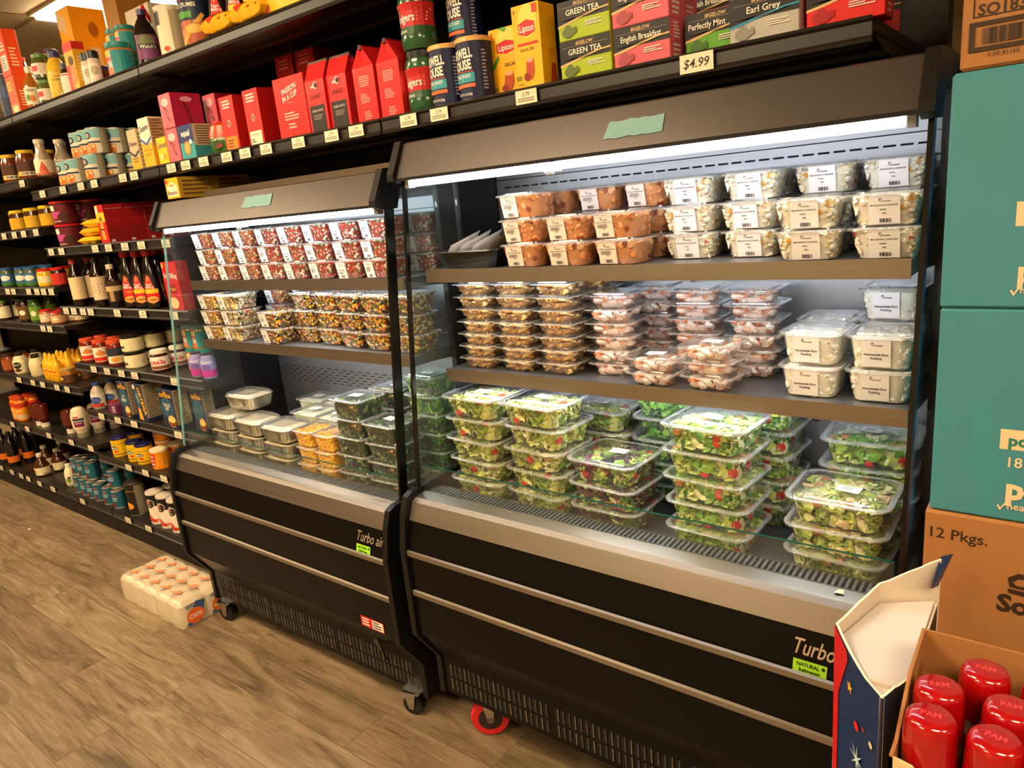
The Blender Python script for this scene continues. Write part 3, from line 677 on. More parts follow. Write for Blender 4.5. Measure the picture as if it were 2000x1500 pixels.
def lab(kind):
    if kind in LAB: return LAB[kind]
    bc = [('b', .36, .06, .72, .2, '222228'), ('l', .45, .36, .6, .40, 1, '888888')]
    T = T_DELI; yb = -(T.hd * T.tp); ln = T.hd * (1 - T.tp) / T.h
    if kind == 'mac': m = tub_label(.052, .052, yb, ln, [('t', 'MACARONI & CHEDDAR', .5, .66, .06, '2b2b33', {'w': .86}), ('l', .36, .5, .64, .53, 1, '777777')] + bc, 0, .029)
    elif kind == 'buffalo': m = tub_label(.048, .050, yb, ln, [('t', 'BUFFALO CHICKEN SALAD', .5, .68, .06, '2b2b33', {'w': .86}), ('l', .14, .44, .9, .6, 4, '888080')] + bc, -.018, .029, 'efe4d8')
    elif kind == 'salsa': m = tub_label(.044, .052, yb, ln, [('t', 'Fresh Salsa', .5, .5, .1, '2b2b33', {'w': .9}), ('l', .2, .3, .8, .36, 1, '777777')] + bc[:1], -.026, .028)
    elif kind == 'plain': m = tub_label(.042, .050, yb, ln, [('l', .14, .4, .86, .64, 3, '777777')] + bc[:1], -.028, .028)
    elif kind == 'rice':
        T = T_RICE; yb = -(T.hd * T.tp); ln = T.hd * (1 - T.tp) / T.h
        m = tub_label(.052, .056, yb, ln, [('t', 'Homemade Rice', .5, .46, .085, '3a3a48', {'w': .92, 'b': .02}), ('t', 'Pudding', .5, .32, .085, '3a3a48', {'w': .5, 'b': .02})], -.006, .033)
    elif kind == 'topped':   # small sticker lying on the lid
        mb = MB(); mb.deco((.06, .04, lambda u, v, o: ((u - .5) * .046, (v - .5) * .03, o)), [('r', 0, 0, 1, 1, 'f2f1ee'), ('l', .2, .3, .8, .8, 3, '8a8a90')]); m = mb.mesh('paper_label')
    LAB[kind] = m; return m
CUP = None
def cup_mesh():
    mb = MB(); mb.lathe([(.020, 0), (.026, .022)], clear('cup', haze=.2), n=18, capt=False); mb.lathe([(.019, .002), (.024, .017)], fm('efdca8', .25), n=16); mb.lathe([(.0275, .022), (.0275, .025), (.022, .0255)], PETLID, n=18, capb=False); return mb.mesh('dressing_cup')
def tub(T, food, x, y, z, rz, lbl, label, cat, group, name, variant=0, nv=3, side=-1):
    body, lid = tub_set(T); r = empty(name, (x, y, z), rz)
    tag(r, label, cat, group)
    link('tub_body', body, r); link('lid', lid, r)
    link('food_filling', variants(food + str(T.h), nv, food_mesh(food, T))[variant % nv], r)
    if lbl == 'topped':
        o = link('paper_label', lab(lbl), r, (rng.uniform(-.01, .012), rng.uniform(-.012, .01), T.h * .97 + .0048), rng.uniform(-.2, .2))
    elif lbl:
        o = link('paper_label', lab(lbl), r)
        if side == 1: o.rotation_euler = (0, 0, math.pi / 2)
    if food == 'caesar': link('dressing_cup', CUP, r, (-.058, -.045, T.h * .955 - .026))
    return r
CUP = cup_mesh()
rng = random.Random(11)
LV = {1: ['only'], 2: ['bottom', 'top'], 3: ['bottom', 'middle', 'top'], 4: ['bottom', 'second', 'third', 'top'], 5: ['bottom', 'second', 'middle', 'fourth', 'top'],
      6: ['bottom', 'second', 'third', 'fourth', 'fifth', 'top'], 7: ['bottom', 'second', 'third', 'middle', 'fifth', 'sixth', 'top']}
def stack(T, food, x, y, z, n, lbl, desc, where, cat, group, name, rz=0, top_lbl=None, jit=.003, pitch=None):
    "a stack of n tubs; y = front face of the lowest one"
    for k in range(n):
        tl = lbl if not (top_lbl and k == n - 1) else top_lbl
        lv = LV[n][k]; w = {'only': 'single one'}.get(lv, lv + ' one')
        tub(T, food, x + rng.uniform(-jit, jit), y + T.hd + rng.uniform(-jit, jit), z + .0003 + k * (pitch or T.h + .0004), rz + rng.uniform(-.05, .05) * (0 if lbl == 'x' else 1), tl, f'{desc}, {w} {where}', cat, group, name, rng.randrange(9))
NTH = ['leftmost', 'second', 'third', 'fourth', 'fifth', 'sixth', 'seventh', 'eighth', 'ninth', 'tenth', 'eleventh']
# ---- right cooler, upper shelf: orange chicken salad then macaroni
Z = ZB1; yF = 1.452; G = 'deli tubs on the upper shelf of the right cooler'
for i, (x, n) in enumerate(((-1.098, 3), (-.963, 2), (-.828, 2))):
    stack(T_DELI, 'buffalo', x, yF, Z, n, 'buffalo', 'orange salad tub', 'of ' + ['left', 'middle', 'right'][i] + ' front orange stack', 'deli tub', 'orange salad tubs on the upper shelf', 'deli_tub')
for i, x in enumerate((-1.099, -.964, -.829)):
    stack(T_DELI, 'buffalo', x + .012, yF + .133, Z, 3, 'buffalo', 'orange salad tub', 'of ' + ['left', 'middle', 'right'][i] + ' rear orange stack', 'deli tub', 'orange salad tubs on the upper shelf', 'deli_tub')
for i, (x, y) in enumerate(((-.685, yF + .08), (-.550, yF + .08))):
    stack(T_DELI, 'mac', x, y, Z, 3, 'mac', 'white macaroni tub', 'of ' + ['leftmost', 'second'][i] + ' macaroni stack, three high', 'deli tub', 'macaroni tubs on the upper shelf', 'deli_tub')
for i, x in enumerate((-.408, -.272)):
    stack(T_DELI, 'mac', x, yF, Z, 2, 'mac', 'white macaroni tub', 'of ' + ['left', 'right'][i] + ' front macaroni pair', 'deli tub', 'macaroni tubs on the upper shelf', 'deli_tub')
    stack(T_DELI, 'mac', (-.415, -.2805)[i], yF + .135, Z, 3, 'mac', 'white macaroni tub', 'behind ' + ['left', 'right'][i] + ' front macaroni pair', 'deli tub', 'macaroni tubs on the upper shelf', 'deli_tub')
for i, x in enumerate((-.69, -.555)):
    stack(T_DELI, 'mac', x, yF + .2145, Z, 3, 'mac', 'white macaroni tub', 'at the back wall behind ' + ['leftmost', 'second'][i] + ' macaroni stack', 'deli tub', 'macaroni tubs on the upper shelf', 'deli_tub')
# ---- black tray of sealed pouches
t = tag(empty('foam_tray', (-1.285, 1.53, Z + .0003), .1), 'black ribbed tray left of the orange tubs', 'tray')
mb = MB(); V = []; m = pm('101012', .3, var=.05); N = 44
for z, k in ((0, .80), (.004, .82), (.048, 1.0), (.049, 1.04), (.046, 1.04)):
    for i in range(N):
        a = 2 * math.pi * i / N; ca, sa = math.cos(a), math.sin(a); q = 1 / max(abs(ca), abs(sa)) ** .75; rb = 1 + (.03 if i % 2 and .003 < z < .0485 else 0)
        V.append((.105 * k * q * ca * rb, .085 * k * q * sa * rb, z))
mb.add(V, [(j * N + i, j * N + (i + 1) % N, (j + 1) * N + (i + 1) % N, (j + 1) * N + i) for j in range(4) for i in range(N)] + [tuple(range(N))], m, True); mb.build('tray_body', t)
for i, (dx, ry, rx, zz, dy) in enumerate(((-.06, 0, 0, .056, 0), (-.02, 0, 0, .056, 0), (.02, 0, 0, .056, 0), (.06, 0, 0, .056, 0))):
    mb = MB(); V = []; n = 8
    for a in range(n + 1):
        for b in range(n + 1):
            u, v = a / n * 2 - 1, b / n * 2 - 1; V.append((u * .030, v * .07, .004 * (1 - u ** 4) * (1 - v ** 4) + rng.uniform(-.0007, .0007)))
    nb_ = len(V); V += [(x, y, -.4 * zq) for x, y, zq in V]; F = [(a * 9 + b, (a + 1) * 9 + b, (a + 1) * 9 + b + 1, a * 9 + b + 1) for a in range(n) for b in range(n)]
    mb.add(V, F + [tuple(i_ + nb_ for i_ in f[::-1]) for f in F], fm('e9e9e4', .15), True)
    f = (.06, .11, lambda u, v, o: ((u - .5) * .046, (v - .5) * .11, .0045 * (1 - abs(2 * u - 1) ** 4 * .3) * (1 - abs(2 * v - 1) ** 4) + .0008 + o))
    mb.deco(f, [('r', .08, .08, .92, .92, 'f2f2f6'), ('e', .5, .75, .3, .1, '5a6aa8'), ('e', .5, .75, .22, .07, 'e8e8f4'), ('l', .2, .25, .8, .6, 5, '6a78b0'), ('e', .5, .15, .25, .05, 'c8405a')])
    o = mb.build('sealed_pouch', None, (-1.285 + dx, 1.525 + dy, Z + zz), .25); o.rotation_euler = (.32, -.85, -.2)
    tag(o, 'clear pouch of white cheese with blue print, ' + ['leftmost', 'second', 'third', 'rightmost'][i] + ' in black tray', 'pouch', 'sealed pouches in the black tray')
# ---- right cooler, middle shelf
Z = ZB2
for i, x in enumerate((-1.318, -1.186, -1.048)):
    stack(T_SHAL, 'chicken', x, 1.50, Z, 7, None, 'shallow grilled chicken tub', 'of ' + ['left', 'middle', 'right'][i] + ' chicken stack', 'shallow tub', 'shallow chicken tubs', 'shallow_tub', top_lbl='topped')
    stack(T_SHAL, 'chicken', x + .02, 1.632, Z, 7, None, 'shallow grilled chicken tub', 'behind the ' + ['left', 'middle', 'right'][i] + ' chicken stack', 'shallow tub', 'shallow chicken tubs', 'shallow_tub', top_lbl='topped')
SH = 'shallow shrimp tub'
stack(T_SHAL, 'shrimp', -.905, 1.53, Z, 6, None, SH, 'of stack beside the chicken', 'shallow tub', 'shallow shrimp tubs', 'shallow_tub')
stack(T_SHAL, 'shrimp', -.852, 1.6645, Z, 6, None, SH, 'of stack at the back between front stacks', 'shallow tub', 'shallow shrimp tubs', 'shallow_tub')
stack(T_SHAL, 'shrimp', -.714, 1.606, Z, 6, None, SH, 'of tall stack behind the two tub pair', 'shallow tub', 'shallow shrimp tubs', 'shallow_tub', pitch=.0352)
stack(T_SHAL, 'shrimp', -.576, 1.606, Z, 6, None, SH, 'of rightmost tall stack', 'shallow tub', 'shallow shrimp tubs', 'shallow_tub', pitch=.0352)
stack(T_SHAL, 'shrimp', -.765, 1.473, Z, 2, None, SH, 'of low front pair', 'shallow tub', 'shallow shrimp tubs', 'shallow_tub', top_lbl='topped', rz=-.04)
stack(T_SHAL, 'shrimp', -.628, 1.473, Z, 3, None, SH, 'of low front stack of three', 'shallow tub', 'shallow shrimp tubs', 'shallow_tub', top_lbl='topped', rz=-.04)
for i, (x, y, n, w) in enumerate(((-.412, 1.50, 2, 'of left front pudding pair'), (-.282, 1.50, 2, 'of right front pudding pair'), (-.42, 1.64, 2, 'behind the left pudding pair'), (-.288, 1.64, 3, 'of stack at the back right'))):
    stack(T_RICE, 'rice', x, y, Z, n, 'rice', 'rice pudding tub', w, 'pudding tub', 'rice pudding tubs', 'pudding_tub', rz=-.04)
# ---- right cooler, deck of salads
Z = .705 + DBIG
S = [(-1.300, 1.418, 5, 'salad', 'mixed salad box', 'of leftmost front stack', -.06), (-1.090, 1.418, 5, 'salad', 'mixed salad box', 'of second front stack', -.06), (-.878, 1.412, 3, 'saladred', 'red leaf salad box', 'of low middle stack', -.06),
     (-.612, 1.410, 5, 'saladgreen', 'chef salad box', 'of tall front stack', -.06), (-.335, 1.415, 3, 'caesar', 'caesar salad box with dressing cup', 'of low right stack', -.05),
     (-1.015, 1.613, 4, 'salad', 'carrot salad box', 'behind the second front stack', 0), (-.80, 1.613, 5, 'greens', 'dark green leaf salad box', 'behind the red leaf stack', 0), (-.575, 1.610, 5, 'saladgreen', 'lettuce and egg salad box', 'behind the tall front stack', -.06), (-.322, 1.612, 4, 'saladgreen', 'lettuce salad box', 'behind the caesar stack', 0),
     (-1.27, 1.613, 4, 'greens', 'green salad box', 'behind the leftmost front stack', 0)]
for x, y, n, f, d, w, rz in S:
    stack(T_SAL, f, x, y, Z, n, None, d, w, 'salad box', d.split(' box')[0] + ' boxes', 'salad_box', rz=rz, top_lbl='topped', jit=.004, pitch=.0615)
# ---- left cooler, upper shelf: salsa three high
Z = ZS1; x0 = -2.628; xs = [-2.628, -2.492, -2.356, -2.218, -2.082, -1.945, -1.808, -1.672, -1.6]
for i, x in enumerate(xs[:8] + [-1.575]):
    f = 'salsadark' if i < 3 else 'salsa'
    if i == 8: continue
    stack(T_DELI, f, x, 1.485, Z, 3, 'plain' if i % 2 else 'salsa', ('brown' if i < 3 else 'red') + ' salsa tub', f'of {NTH[i]} salsa stack', 'deli tub', 'salsa tubs three high', 'deli_tub', rz=-.02)
for i, x in enumerate((-2.62, -2.48, -2.34, -2.20, -2.06, -1.92, -1.78, -1.64)):
    stack(T_DELI, 'salsa', x + .01, 1.632, Z, 3, 'plain', 'red salsa tub', f'in rear row, {NTH[i]} salsa stack', 'deli tub', 'salsa tubs in the rear row', 'deli_tub')
# ---- left cooler, middle shelf
Z = ZS2
for i, (x, y, n, f, d, w) in enumerate(((-2.662, 1.475, 3, 'pasta', 'pasta salad tub', 'of leftmost stack on middle shelf'), (-2.523, 1.475, 3, 'beanrice', 'rice salad tub', 'of second stack on middle shelf'), (-2.44, 1.625, 3, 'salsadark', 'brown salsa tub', 'behind the rice salad'),
    (-2.28, 1.64, 3, 'beanrice', 'rice salad tub', 'at the back, behind bean salad pair'), (-2.275, 1.475, 2, 'bean', 'black bean salad tub', 'of front pair beside the gap'),
    (-2.138, 1.53, 3, 'bean', 'corn and bean salad tub', 'of first stack after the gap'), (-2.003, 1.52, 3, 'bean', 'corn and bean salad tub', 'of second stack after the gap'), (-1.868, 1.505, 3, 'bean', 'corn and bean salad tub', 'of third stack after the gap'), (-1.733, 1.495, 3, 'bean', 'corn and bean salad tub', 'of fourth stack after the gap'), (-1.597, 1.487, 3, 'bean', 'corn and bean salad tub', 'of last stack at the right end'),
    (-2.06, 1.66, 3, 'bean', 'corn and bean salad tub', 'of first rear stack'), (-1.90, 1.66, 3, 'bean', 'corn and bean salad tub', 'of second rear stack'))):
    stack(T_DELI, f, x, y, Z, n, 'plain' if i < 5 else None, d, w, 'deli tub', d + 's on the middle shelf', 'deli_tub', rz=-.03)
# ---- left cooler, deck: foil trays, creamy salads, corn, kale
Z = .705
FOIL = brushed('foil', (.60, .57, .50), .33, 300, 300, 20); T_FOIL = Tub(.086, .062, .055, .024, .86)
def foil_meshes():
    T = T_FOIL; mb = MB(); V = []; N = 96; lev = [(0, .5), (0, .93), (.004, 1.0), (.3, None), (.6, None), (.93, None)]
    def ring(hw, hd, z, r, amp):
        out = []
        for i in range(N):
            a = 2 * math.pi * i / N; ca, sa = math.cos(a), math.sin(a); e = 5.0
            k = (abs(ca / hw) ** e + abs(sa / hd) ** e) ** (-1 / e); k += amp * (1 if i % 2 else -1)
            out.append((k * ca, k * sa, z))
        return out
    for z, amp, k in ((0, 0, .5), (0, 0, .93), (.003, .0004, 1), (T.h * .4, .0024, 1), (T.h * .86, .0024, 1), (T.h * .9, .0002, 1.0), (T.h * .9, .0002, 1.055), (T.h * .88, .0002, 1.07), (T.h * .93, .0002, 1.075), (T.h * .94, 0, 1.05)):
        w, d = T.at(z); V += ring(w * k, d * k, z, T.r, amp)
    mb.add(V, [(j * N + i, j * N + (i + 1) % N, (j + 1) * N + (i + 1) % N, (j + 1) * N + i) for j in range(9) for i in range(N)] + [tuple(range(N))], FOIL, True)
    body = mb.mesh('foil_body', 60)
    mb = MB(); V = []
    for z, k, amp in ((.90, 1.05, 0), (.96, 1.03, .0006), (1.12, .95, .002), (1.18, .88, .0004), (1.16, .8, 0), (1.17, .5, 0)):
        V += ring(T.hw * k, T.hd * k, T.h * z, T.r, amp)
    mb.add(V, [(j * N + i, j * N + (i + 1) % N, (j + 1) * N + (i + 1) % N, (j + 1) * N + i) for j in range(5) for i in range(N)] + [tuple(range(5 * N, 6 * N))], clear('foil_tray_lid', haze=.10, rough=.12, k=1.5), True)
    lid = mb.mesh('lid', 60); mb = MB(); T.fill(mb, fm('cdbf9c', .3), .96, z1=.84); return body, lid, mb.mesh('food')
FB, FL, FF = foil_meshes()
def foil(x, y, z, rz, label, lid=True):
    t = tag(empty('foil_tray', (x, y, z), rz), label, 'foil tray', 'foil trays on the left cooler deck'); link('foil_body', FB, t); link('food_filling', FF, t)
    if lid: link('lid', FL, t)
for i, (x, y) in enumerate(((-2.630, 1.445), (-2.441, 1.44), (-2.252, 1.433))):
    for k in range(3): foil(x + rng.uniform(-.002, .002), y + .026, Z + .0004 + k * .0565, rng.uniform(-.03, .03), 'crimped foil tray, ' + LV[3][k] + ' one of ' + ['left', 'middle', 'right'][i] + ' foil stack', k == 2)
foil(-2.57, 1.53, Z + .184, .05, 'crimped foil tray with clear lid lying on top of the others')
foil(-2.630, 1.615, Z + .0004, 0, 'crimped foil tray behind the left foil stack')
for j, y in enumerate((1.53, 1.665)):
    for i, x in enumerate((-2.41, -2.247, -2.084)):
        if (i, j) == (0, 0): continue
        stack(T_KALE, 'creamy', x + .02 * j, y - (0 if j else -.0), Z, 3, None, 'white creamy salad tub', f'of {["front", "rear"][j]} row, {["left", "middle", "right"][i]} stack', 'deli tub', 'creamy salad tubs behind the foil trays', 'deli_tub', top_lbl='topped')
T_CORN = Tub(.050, .058, .060, .022, .84)
for i, (x, y) in enumerate(((-2.075, 1.398), (-1.962, 1.392))): stack(T_CORN, 'corn', x, y, Z, 3, None, 'yellow corn salad tub', 'of ' + ['left', 'right'][i] + ' corn stack', 'deli tub', 'corn salad tubs', 'deli_tub')
for i, (x, y, n, w) in enumerate(((-1.832, 1.408, 5, 'of left front kale stack'), (-1.672, 1.402, 4, 'of middle front kale stack'), (-1.80, 1.555, 5, 'behind the left kale stack'), (-1.613, 1.545, 6, 'of tall rear right kale stack'))):
    stack(T_KALE, 'kale' if i < 3 else 'greens', x, y, Z, n, None, 'kale salad tub' if i < 3 else 'green leaf salad tub', w, 'deli tub', 'kale salad tubs' if i < 3 else 'green leaf salad tubs', 'deli_tub', top_lbl='topped')
# ================================================================== groceries
def zat(px, py, Y=1.5):
    d = np.array(ROT) @ np.array((px - 1000, -(py - 750), -FPX)); t = Y / d[1]; return EYE[2] + t * d[2]
def carton(key, w, d, h, base, front=(), right=(), top=(), side=None, left=()):
    mb = MB(); mb.box(-w / 2, w / 2, -d / 2, d / 2, 0, h, P(base), .0015)
    if side:
        mb.deco(s_right(d, h, w / 2), [('r', .02, .02, .98, .98, side)]); mb.deco(s_left(d, h, -w / 2), [('r', .02, .02, .98, .98, side)])
    mb.deco(s_front(w, h, -d / 2), front)
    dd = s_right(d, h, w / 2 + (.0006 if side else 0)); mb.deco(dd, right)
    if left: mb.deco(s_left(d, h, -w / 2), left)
    if top: mb.deco(s_top(w, d, h), top)
    return mb.mesh(key)
def can(key, r, h, body, deco=(), rim='b9b4a8', cap=None, mid=-60, span=190, metal=False, sh=None):
    mb = MB(); rm = pm(rim, .3, .8 if cap is None else 0, var=.05); k = r * .97
    mb.lathe([(k, 0), (r, .002), (r, .005)], rm, n=26, capt=False); mb.lathe([(r * .985, .005), (r * .985, h - .005)], P(body), n=26, capb=False, capt=False)
    if cap: mb.lathe([(r * 1.02, h - .012), (r * 1.03, h - .004), (r * .98, h), (r * .6, h + .0005)], pm(cap, .35), n=26, capb=False)
    else: mb.lathe([(r, h - .005), (r, h - .001), (r * .96, h), (r * .93, h - .003), (r * .5, h - .003)], rm, n=26, capb=False)
    mb.deco(s_cyl(r * .985 + .0002, .006, h - .013 if cap else h - .006, mid, span), deco, True); me = mb.mesh(key); me['turned'] = 1; return me
def vessel(prof, m, lid=None, lidm=None, label=None, n=20, sq=0, squash=1):
    "[(part name, mesh)]: body, lid, paper label"
    mb = MB(); mb.lathe(prof, m if not isinstance(m, str) else pm(m, .16, var=.12, scale=40, coat=.3), n=n, sq=sq, squash=squash); out = [('bottle_body' if prof[-1][0] < prof[1][0] * .6 else 'jar_body', mb.mesh('body'))]
    if lid: mb = MB(); mb.lathe(lid, pm(lidm, .35), n=n, sq=sq if sq and lid[0][0] > .02 else 0, squash=squash); out.append(('lid', mb.mesh('lid')))
    if label:
        r, z0, z1, mid, span, base, deco = label; mb = MB(); f = s_cyl(r, z0, z1, mid, span); pz, pr_ = [p[1] for p in prof], [p[0] for p in prof]
        def fn(u, v, o):      # the label clings to the vessel's outline
            a = math.radians(mid + (u - .5) * span); z = z0 + v * (z1 - z0); q = float(np.interp(z, pz, pr_)) * 1.004 + .0004 + o; return (q * math.cos(a), q * math.sin(a), z)
        f = (f[0], f[1], fn)
        if sq:
            def fn(u, v, o):
                a = math.radians(mid + (u - .5) * span); ca, sa = math.cos(a), math.sin(a); k = (1 - sq) + sq / max(abs(ca), abs(sa)) if sq else 1
                return ((r * k + o) * ca, (r * k + o) * sa * squash, z0 + v * (z1 - z0))
            f = (f[0], f[1], fn)
        mb.deco(f, [('r', 0, 0, 1, 1, base)] + list(deco), True); out.append(('paper_label', mb.mesh('label')))
    return out
def put(pr, name, x, y, z, label, cat, group=None, rz=0):
    if x < -2.25 and abs(rz) < .5 and (isinstance(pr, list) or pr.get('turned')): rz += .42      # stocked facing the aisle's near end
    if isinstance(pr, list):
        r = empty(name, (x, y, z + .0004), rz); tag(r, label, cat, group)
        for nm, me in pr: link(nm, me, r)
        return r
    return tag(link(name, pr, None, (x, y, z + .0004), rz), label, cat, group)
DPH = ['front one', 'second from front', 'third from front', 'fourth from front', 'rearmost']
def row(pr, name, x, y, z, w, d, h, desc, where, cat, group, nd=1, nz=1, nx=1, rz=0, jx=.0):
    "blocks of one product: nx across, nd deep, nz high; every item with a label of its own"
    for i in range(nx):
        for k in range(nz):
            for j in range(nd):
                ph = []
                if nx > 1: ph.append(['left', 'second', 'third', 'fourth', 'fifth', 'sixth'][i] + ' column')
                if nz > 1: ph.append(['lower', 'upper', 'topmost'][k] + ' layer')
                if nd > 1: ph.append(DPH[j])
                lb = desc + (', ' + ', '.join(ph) + ',' if ph else '') + ' ' + where
                put(pr, name, x + i * w + rng.uniform(-.001, .001) * (nd > 1), y + j * d, z + k * (h + .0006), lb, cat, group, rz + rng.uniform(-.03, .03) * (nd > 1 and d > w * .9 and False))
def at(pxL, pxR, z, d=None, Y=1.502):
    a, b = xat(pxL, Y, z), xat(pxR, Y, z); return (a + b) / 2, b - a
# ---------- top shelf
Z = 2.205; Y0 = 1.503
def S(pxL, pxR, tp, Y=1.503):
    x, w = at(pxL, pxR, Z, Y=Y); return x, w - .002, zat(*tp, Y=Y) - Z
x, w, h = S(4, 20, (0, 175)); pr = can('drum', .052, .20, '1c2c48', [('r', 0, .5, 1, .8, '2c4c74'), ('l', .2, .2, .8, .4, 4, 'b8c4d0')], cap='1a2338'); row(pr, 'canister', x - .03, Y0 + .06, Z, .1, .1, .2, 'navy blue canister', 'at the far left of top shelf', 'canister', None, nz=2)
x, w, h = S(22, 43, (12, 173)); 
pr = carton('oc', .10, .06, .17, 'e2531e', [('r', .0, .0, 1, .28, 'c9762c'), ('e', .5, .14, .3, .1, 'f0dca8'), ('r', .12, .62, .6, .86, 'f4b81c'), ('t', 'ITS', .36, .74, .12, '2a1c14', {'w': .4})], [('l', .2, .2, .8, .6, 6, 'f4d8b0')])
put(pr, 'snack_carton', x, Y0 + .035, Z, 'orange snack carton with yellow patch, lower one at left of top shelf', 'carton', 'orange snack cartons')
pr = carton('oc2', .10, .06, .20, 'e84c1c', [('l', .15, .55, .9, .95, 6, 'f8ecd8'), ('r', .2, .12, .85, .45, 'f4ead8'), ('l', .25, .16, .8, .4, 5, '8a8078')], [('l', .2, .2, .8, .6, 6, 'f4d8b0')])
put(pr, 'snack_carton', x - .004, Y0 + .035, Z + .171, 'orange snack carton with white print, upper one at left of top shelf', 'carton', 'orange snack cartons')
cider = vessel([(.03, 0), (.036, .006), (.037, .10), (.03, .125), (.014, .15), (.0135, .165)], 'a8641c', [(.0155, .16), (.016, .185), (.013, .188)], 'f0ead8', (.0378, .02, .095, -60, 150, 'f0e4c0', [('e', .3, .4, .12, .2, '5a8a3c'), ('e', .5, .35, .12, .2, 'e07828'), ('t', 'CIDER', .45, .82, .13, '4a3a6a', {'w': .5})]))
x, w, h = S(46, 66, (46, 150)); put(cider, 'vinegar_bottle', x, Y0 + .04, Z, 'amber bottle with white cap and cream label, on top shelf', 'bottle')
olive = vessel([(.034, 0), (.039, .006), (.039, .075), (.032, .09), (.032, .094)], '55602a', [(.0335, .09), (.034, .104), (.03, .106)], '5c8a34', (.0395, .018, .066, -60, 150, 'e8ddd0', [('r', 0, .3, .4, .75, 'd8343a'), ('l', .5, .2, .9, .8, 3, 'c84048')]))
x, w, h = S(70, 90, (66, 165)); row(olive, 'olive_jar', x, Y0 + .042, Z, .08, .08, .107, 'green olive jar with green lid', 'beside the yellow bottle', 'jar', 'olive jars on the top shelf', nz=2, nd=2)
yb = vessel([(.034, 0), (.042, .01), (.044, .09), (.040, .14), (.022, .175), (.018, .18)], 'f2c63c', [(.023, .176), (.024, .20), (.021, .203)], '3a2f78', (.0450, .03, .11, -55, 130, 'f4cc48', [('t', 'EAST', .5, .82, .1, '7a5a1c', {'w': .5}), ('t', '& LEMON', .5, .64, .1, '7a5a1c', {'w': .6}), ('l', .25, .15, .7, .45, 3, '9a7a30')]))
x, w, h = S(92, 114, (82, 133)); put(yb, 'dressing_bottle', x, Y0 + .047, Z, 'yellow dressing bottle with dark blue cap', 'bottle')
wj = vessel([(.036, 0), (.041, .005), (.041, .085), (.034, .10), (.03, .11)], '2c1c16', [(.034, .105), (.035, .128), (.031, .13)], '1c1a18', (.0418, .006, .088, -55, 160, 'efe0cc', [('r', 0, .88, 1, .94, 'c8383c'), ('l', .2, .2, .8, .6, 4, 'b08a78')]))
x, w, h = S(116, 137, (110, 140)); row(wj, 'sauce_jar', x, Y0 + .044, Z, .085, .085, .13, 'dark jar with wide cream label', 'on top shelf', 'jar', 'dark jars with cream labels', nd=1)
oil = vessel([(.02, 0), (.0225, .006), (.0225, .10), (.014, .13), (.012, .14)], pm('4a3a24', .12, coat=.4), [(.014, .138), (.0145, .156), (.012, .158)], 'c8484c', (.023, .02, .09, -60, 120, 'e8dcc8', [('r', 0, 0, 1, .25, 'c83a34')]))
xo = xat(30, 1.66, Z + .1)
mb = MB(); mb.box(-.10, .10, -.045, .045, 0, .15, P('b08850'), .002); put(mb.mesh('case'), 'shipping_case', xo + .1, 1.70, Z, 'plain brown case behind the olive jars on top shelf', 'carton')
row(oil, 'oil_bottle', xo + .03, 1.68, Z + .151, .048, .048, .2, 'brown oil bottle with pink cap', 'standing on plain brown case', 'bottle', 'brown oil bottles in a pack', nx=4)
cof = vessel([(.035, 0), (.04, .005), (.04, .12), (.036, .13)], '20242e', [(.0385, .125), (.039, .148), (.035, .15)], '2c3a56', (.0406, .02, .11, -50, 140, '26304a', [('l', .15, .3, .8, .8, 5, '8a96ac')]))
row(cof, 'coffee_jar', xat(70, 1.70, Z + .1) + .18, 1.71, Z, .085, .085, .15, 'dark blue coffee jar', 'behind the yellow bottle', 'jar', 'dark blue coffee jars', nz=2, nx=2)
hm = carton('hm', .085, .05, .19, 'f0b428', [('r', 0, .82, 1, 1, 'd42c24'), ('r', 0, 0, .4, .55, 'd8241c'), ('p', [(.3, .1), (.95, .2), (1, .5), (.4, .55)], 'e08a2c'), ('e', .62, .62, .25, .1, '5a3418')], [('r', .0, .84, 1, 1, 'd42c24'), ('l', .2, .2, .8, .7, 8, 'f8dca0')])
x, w, h = S(138, 157, (130, 118)); put(hm, 'cookie_carton', x, Y0 + .03, Z, 'yellow and red cookie carton beside black-capped spices', 'carton')
sp = vessel([(.021, 0), (.024, .004), (.024, .095), (.02, .105)], 'e8d8c0', [(.0235, .10), (.0235, .128), (.021, .13)], '14110f', (.0246, .02, .08, -55, 150, 'f2e8d6', [('e', .5, .55, .25, .3, 'c8b8a0')]))
x, w, h = S(160, 176, (150, 122)); row(sp, 'spice_bottle', x, Y0 + .026, Z, .058, .05, .13, 'white spice bottle with black cap', 'beside big teal jar', 'bottle', 'black-capped spice bottles', nx=2)
def pb(r, h): return vessel([(r * .9, 0), (r, .006), (r, h * .80), (r * .93, h * .84)], 'c8823c', [(r * .98, h * .83), (r, h * .86), (r, h * .99), (r * .94, h)], '1f8a86', (r * 1.012, h * .07, h * .76, -60, 200, '2c98a0', [('r', 0, 0, .34, 1, 'f0dcc4'), ('r', .0, .0, .36, .3, 'd86a2c'), ('e', .20, .88, .13, .10, 'f4cc28'), ('t', 'SKIPPY', .18, .62, .2, 'd8241c', {'w': .36, 'b': .04}), ('e', .14, .40, .08, .12, '3a7ac0'), ('l', .55, .3, .9, .9, 6, '5cb8bc')]))
pbL = pb(.050, .128); pbS = pb(.038, .105)
x, w, h = S(200, 233, (187, 94)); put(pbL, 'peanut_butter_jar', x, Y0 + .055, Z, 'large peanut butter jar with teal lid on top shelf', 'jar', 'teal lidded peanut butter jars')
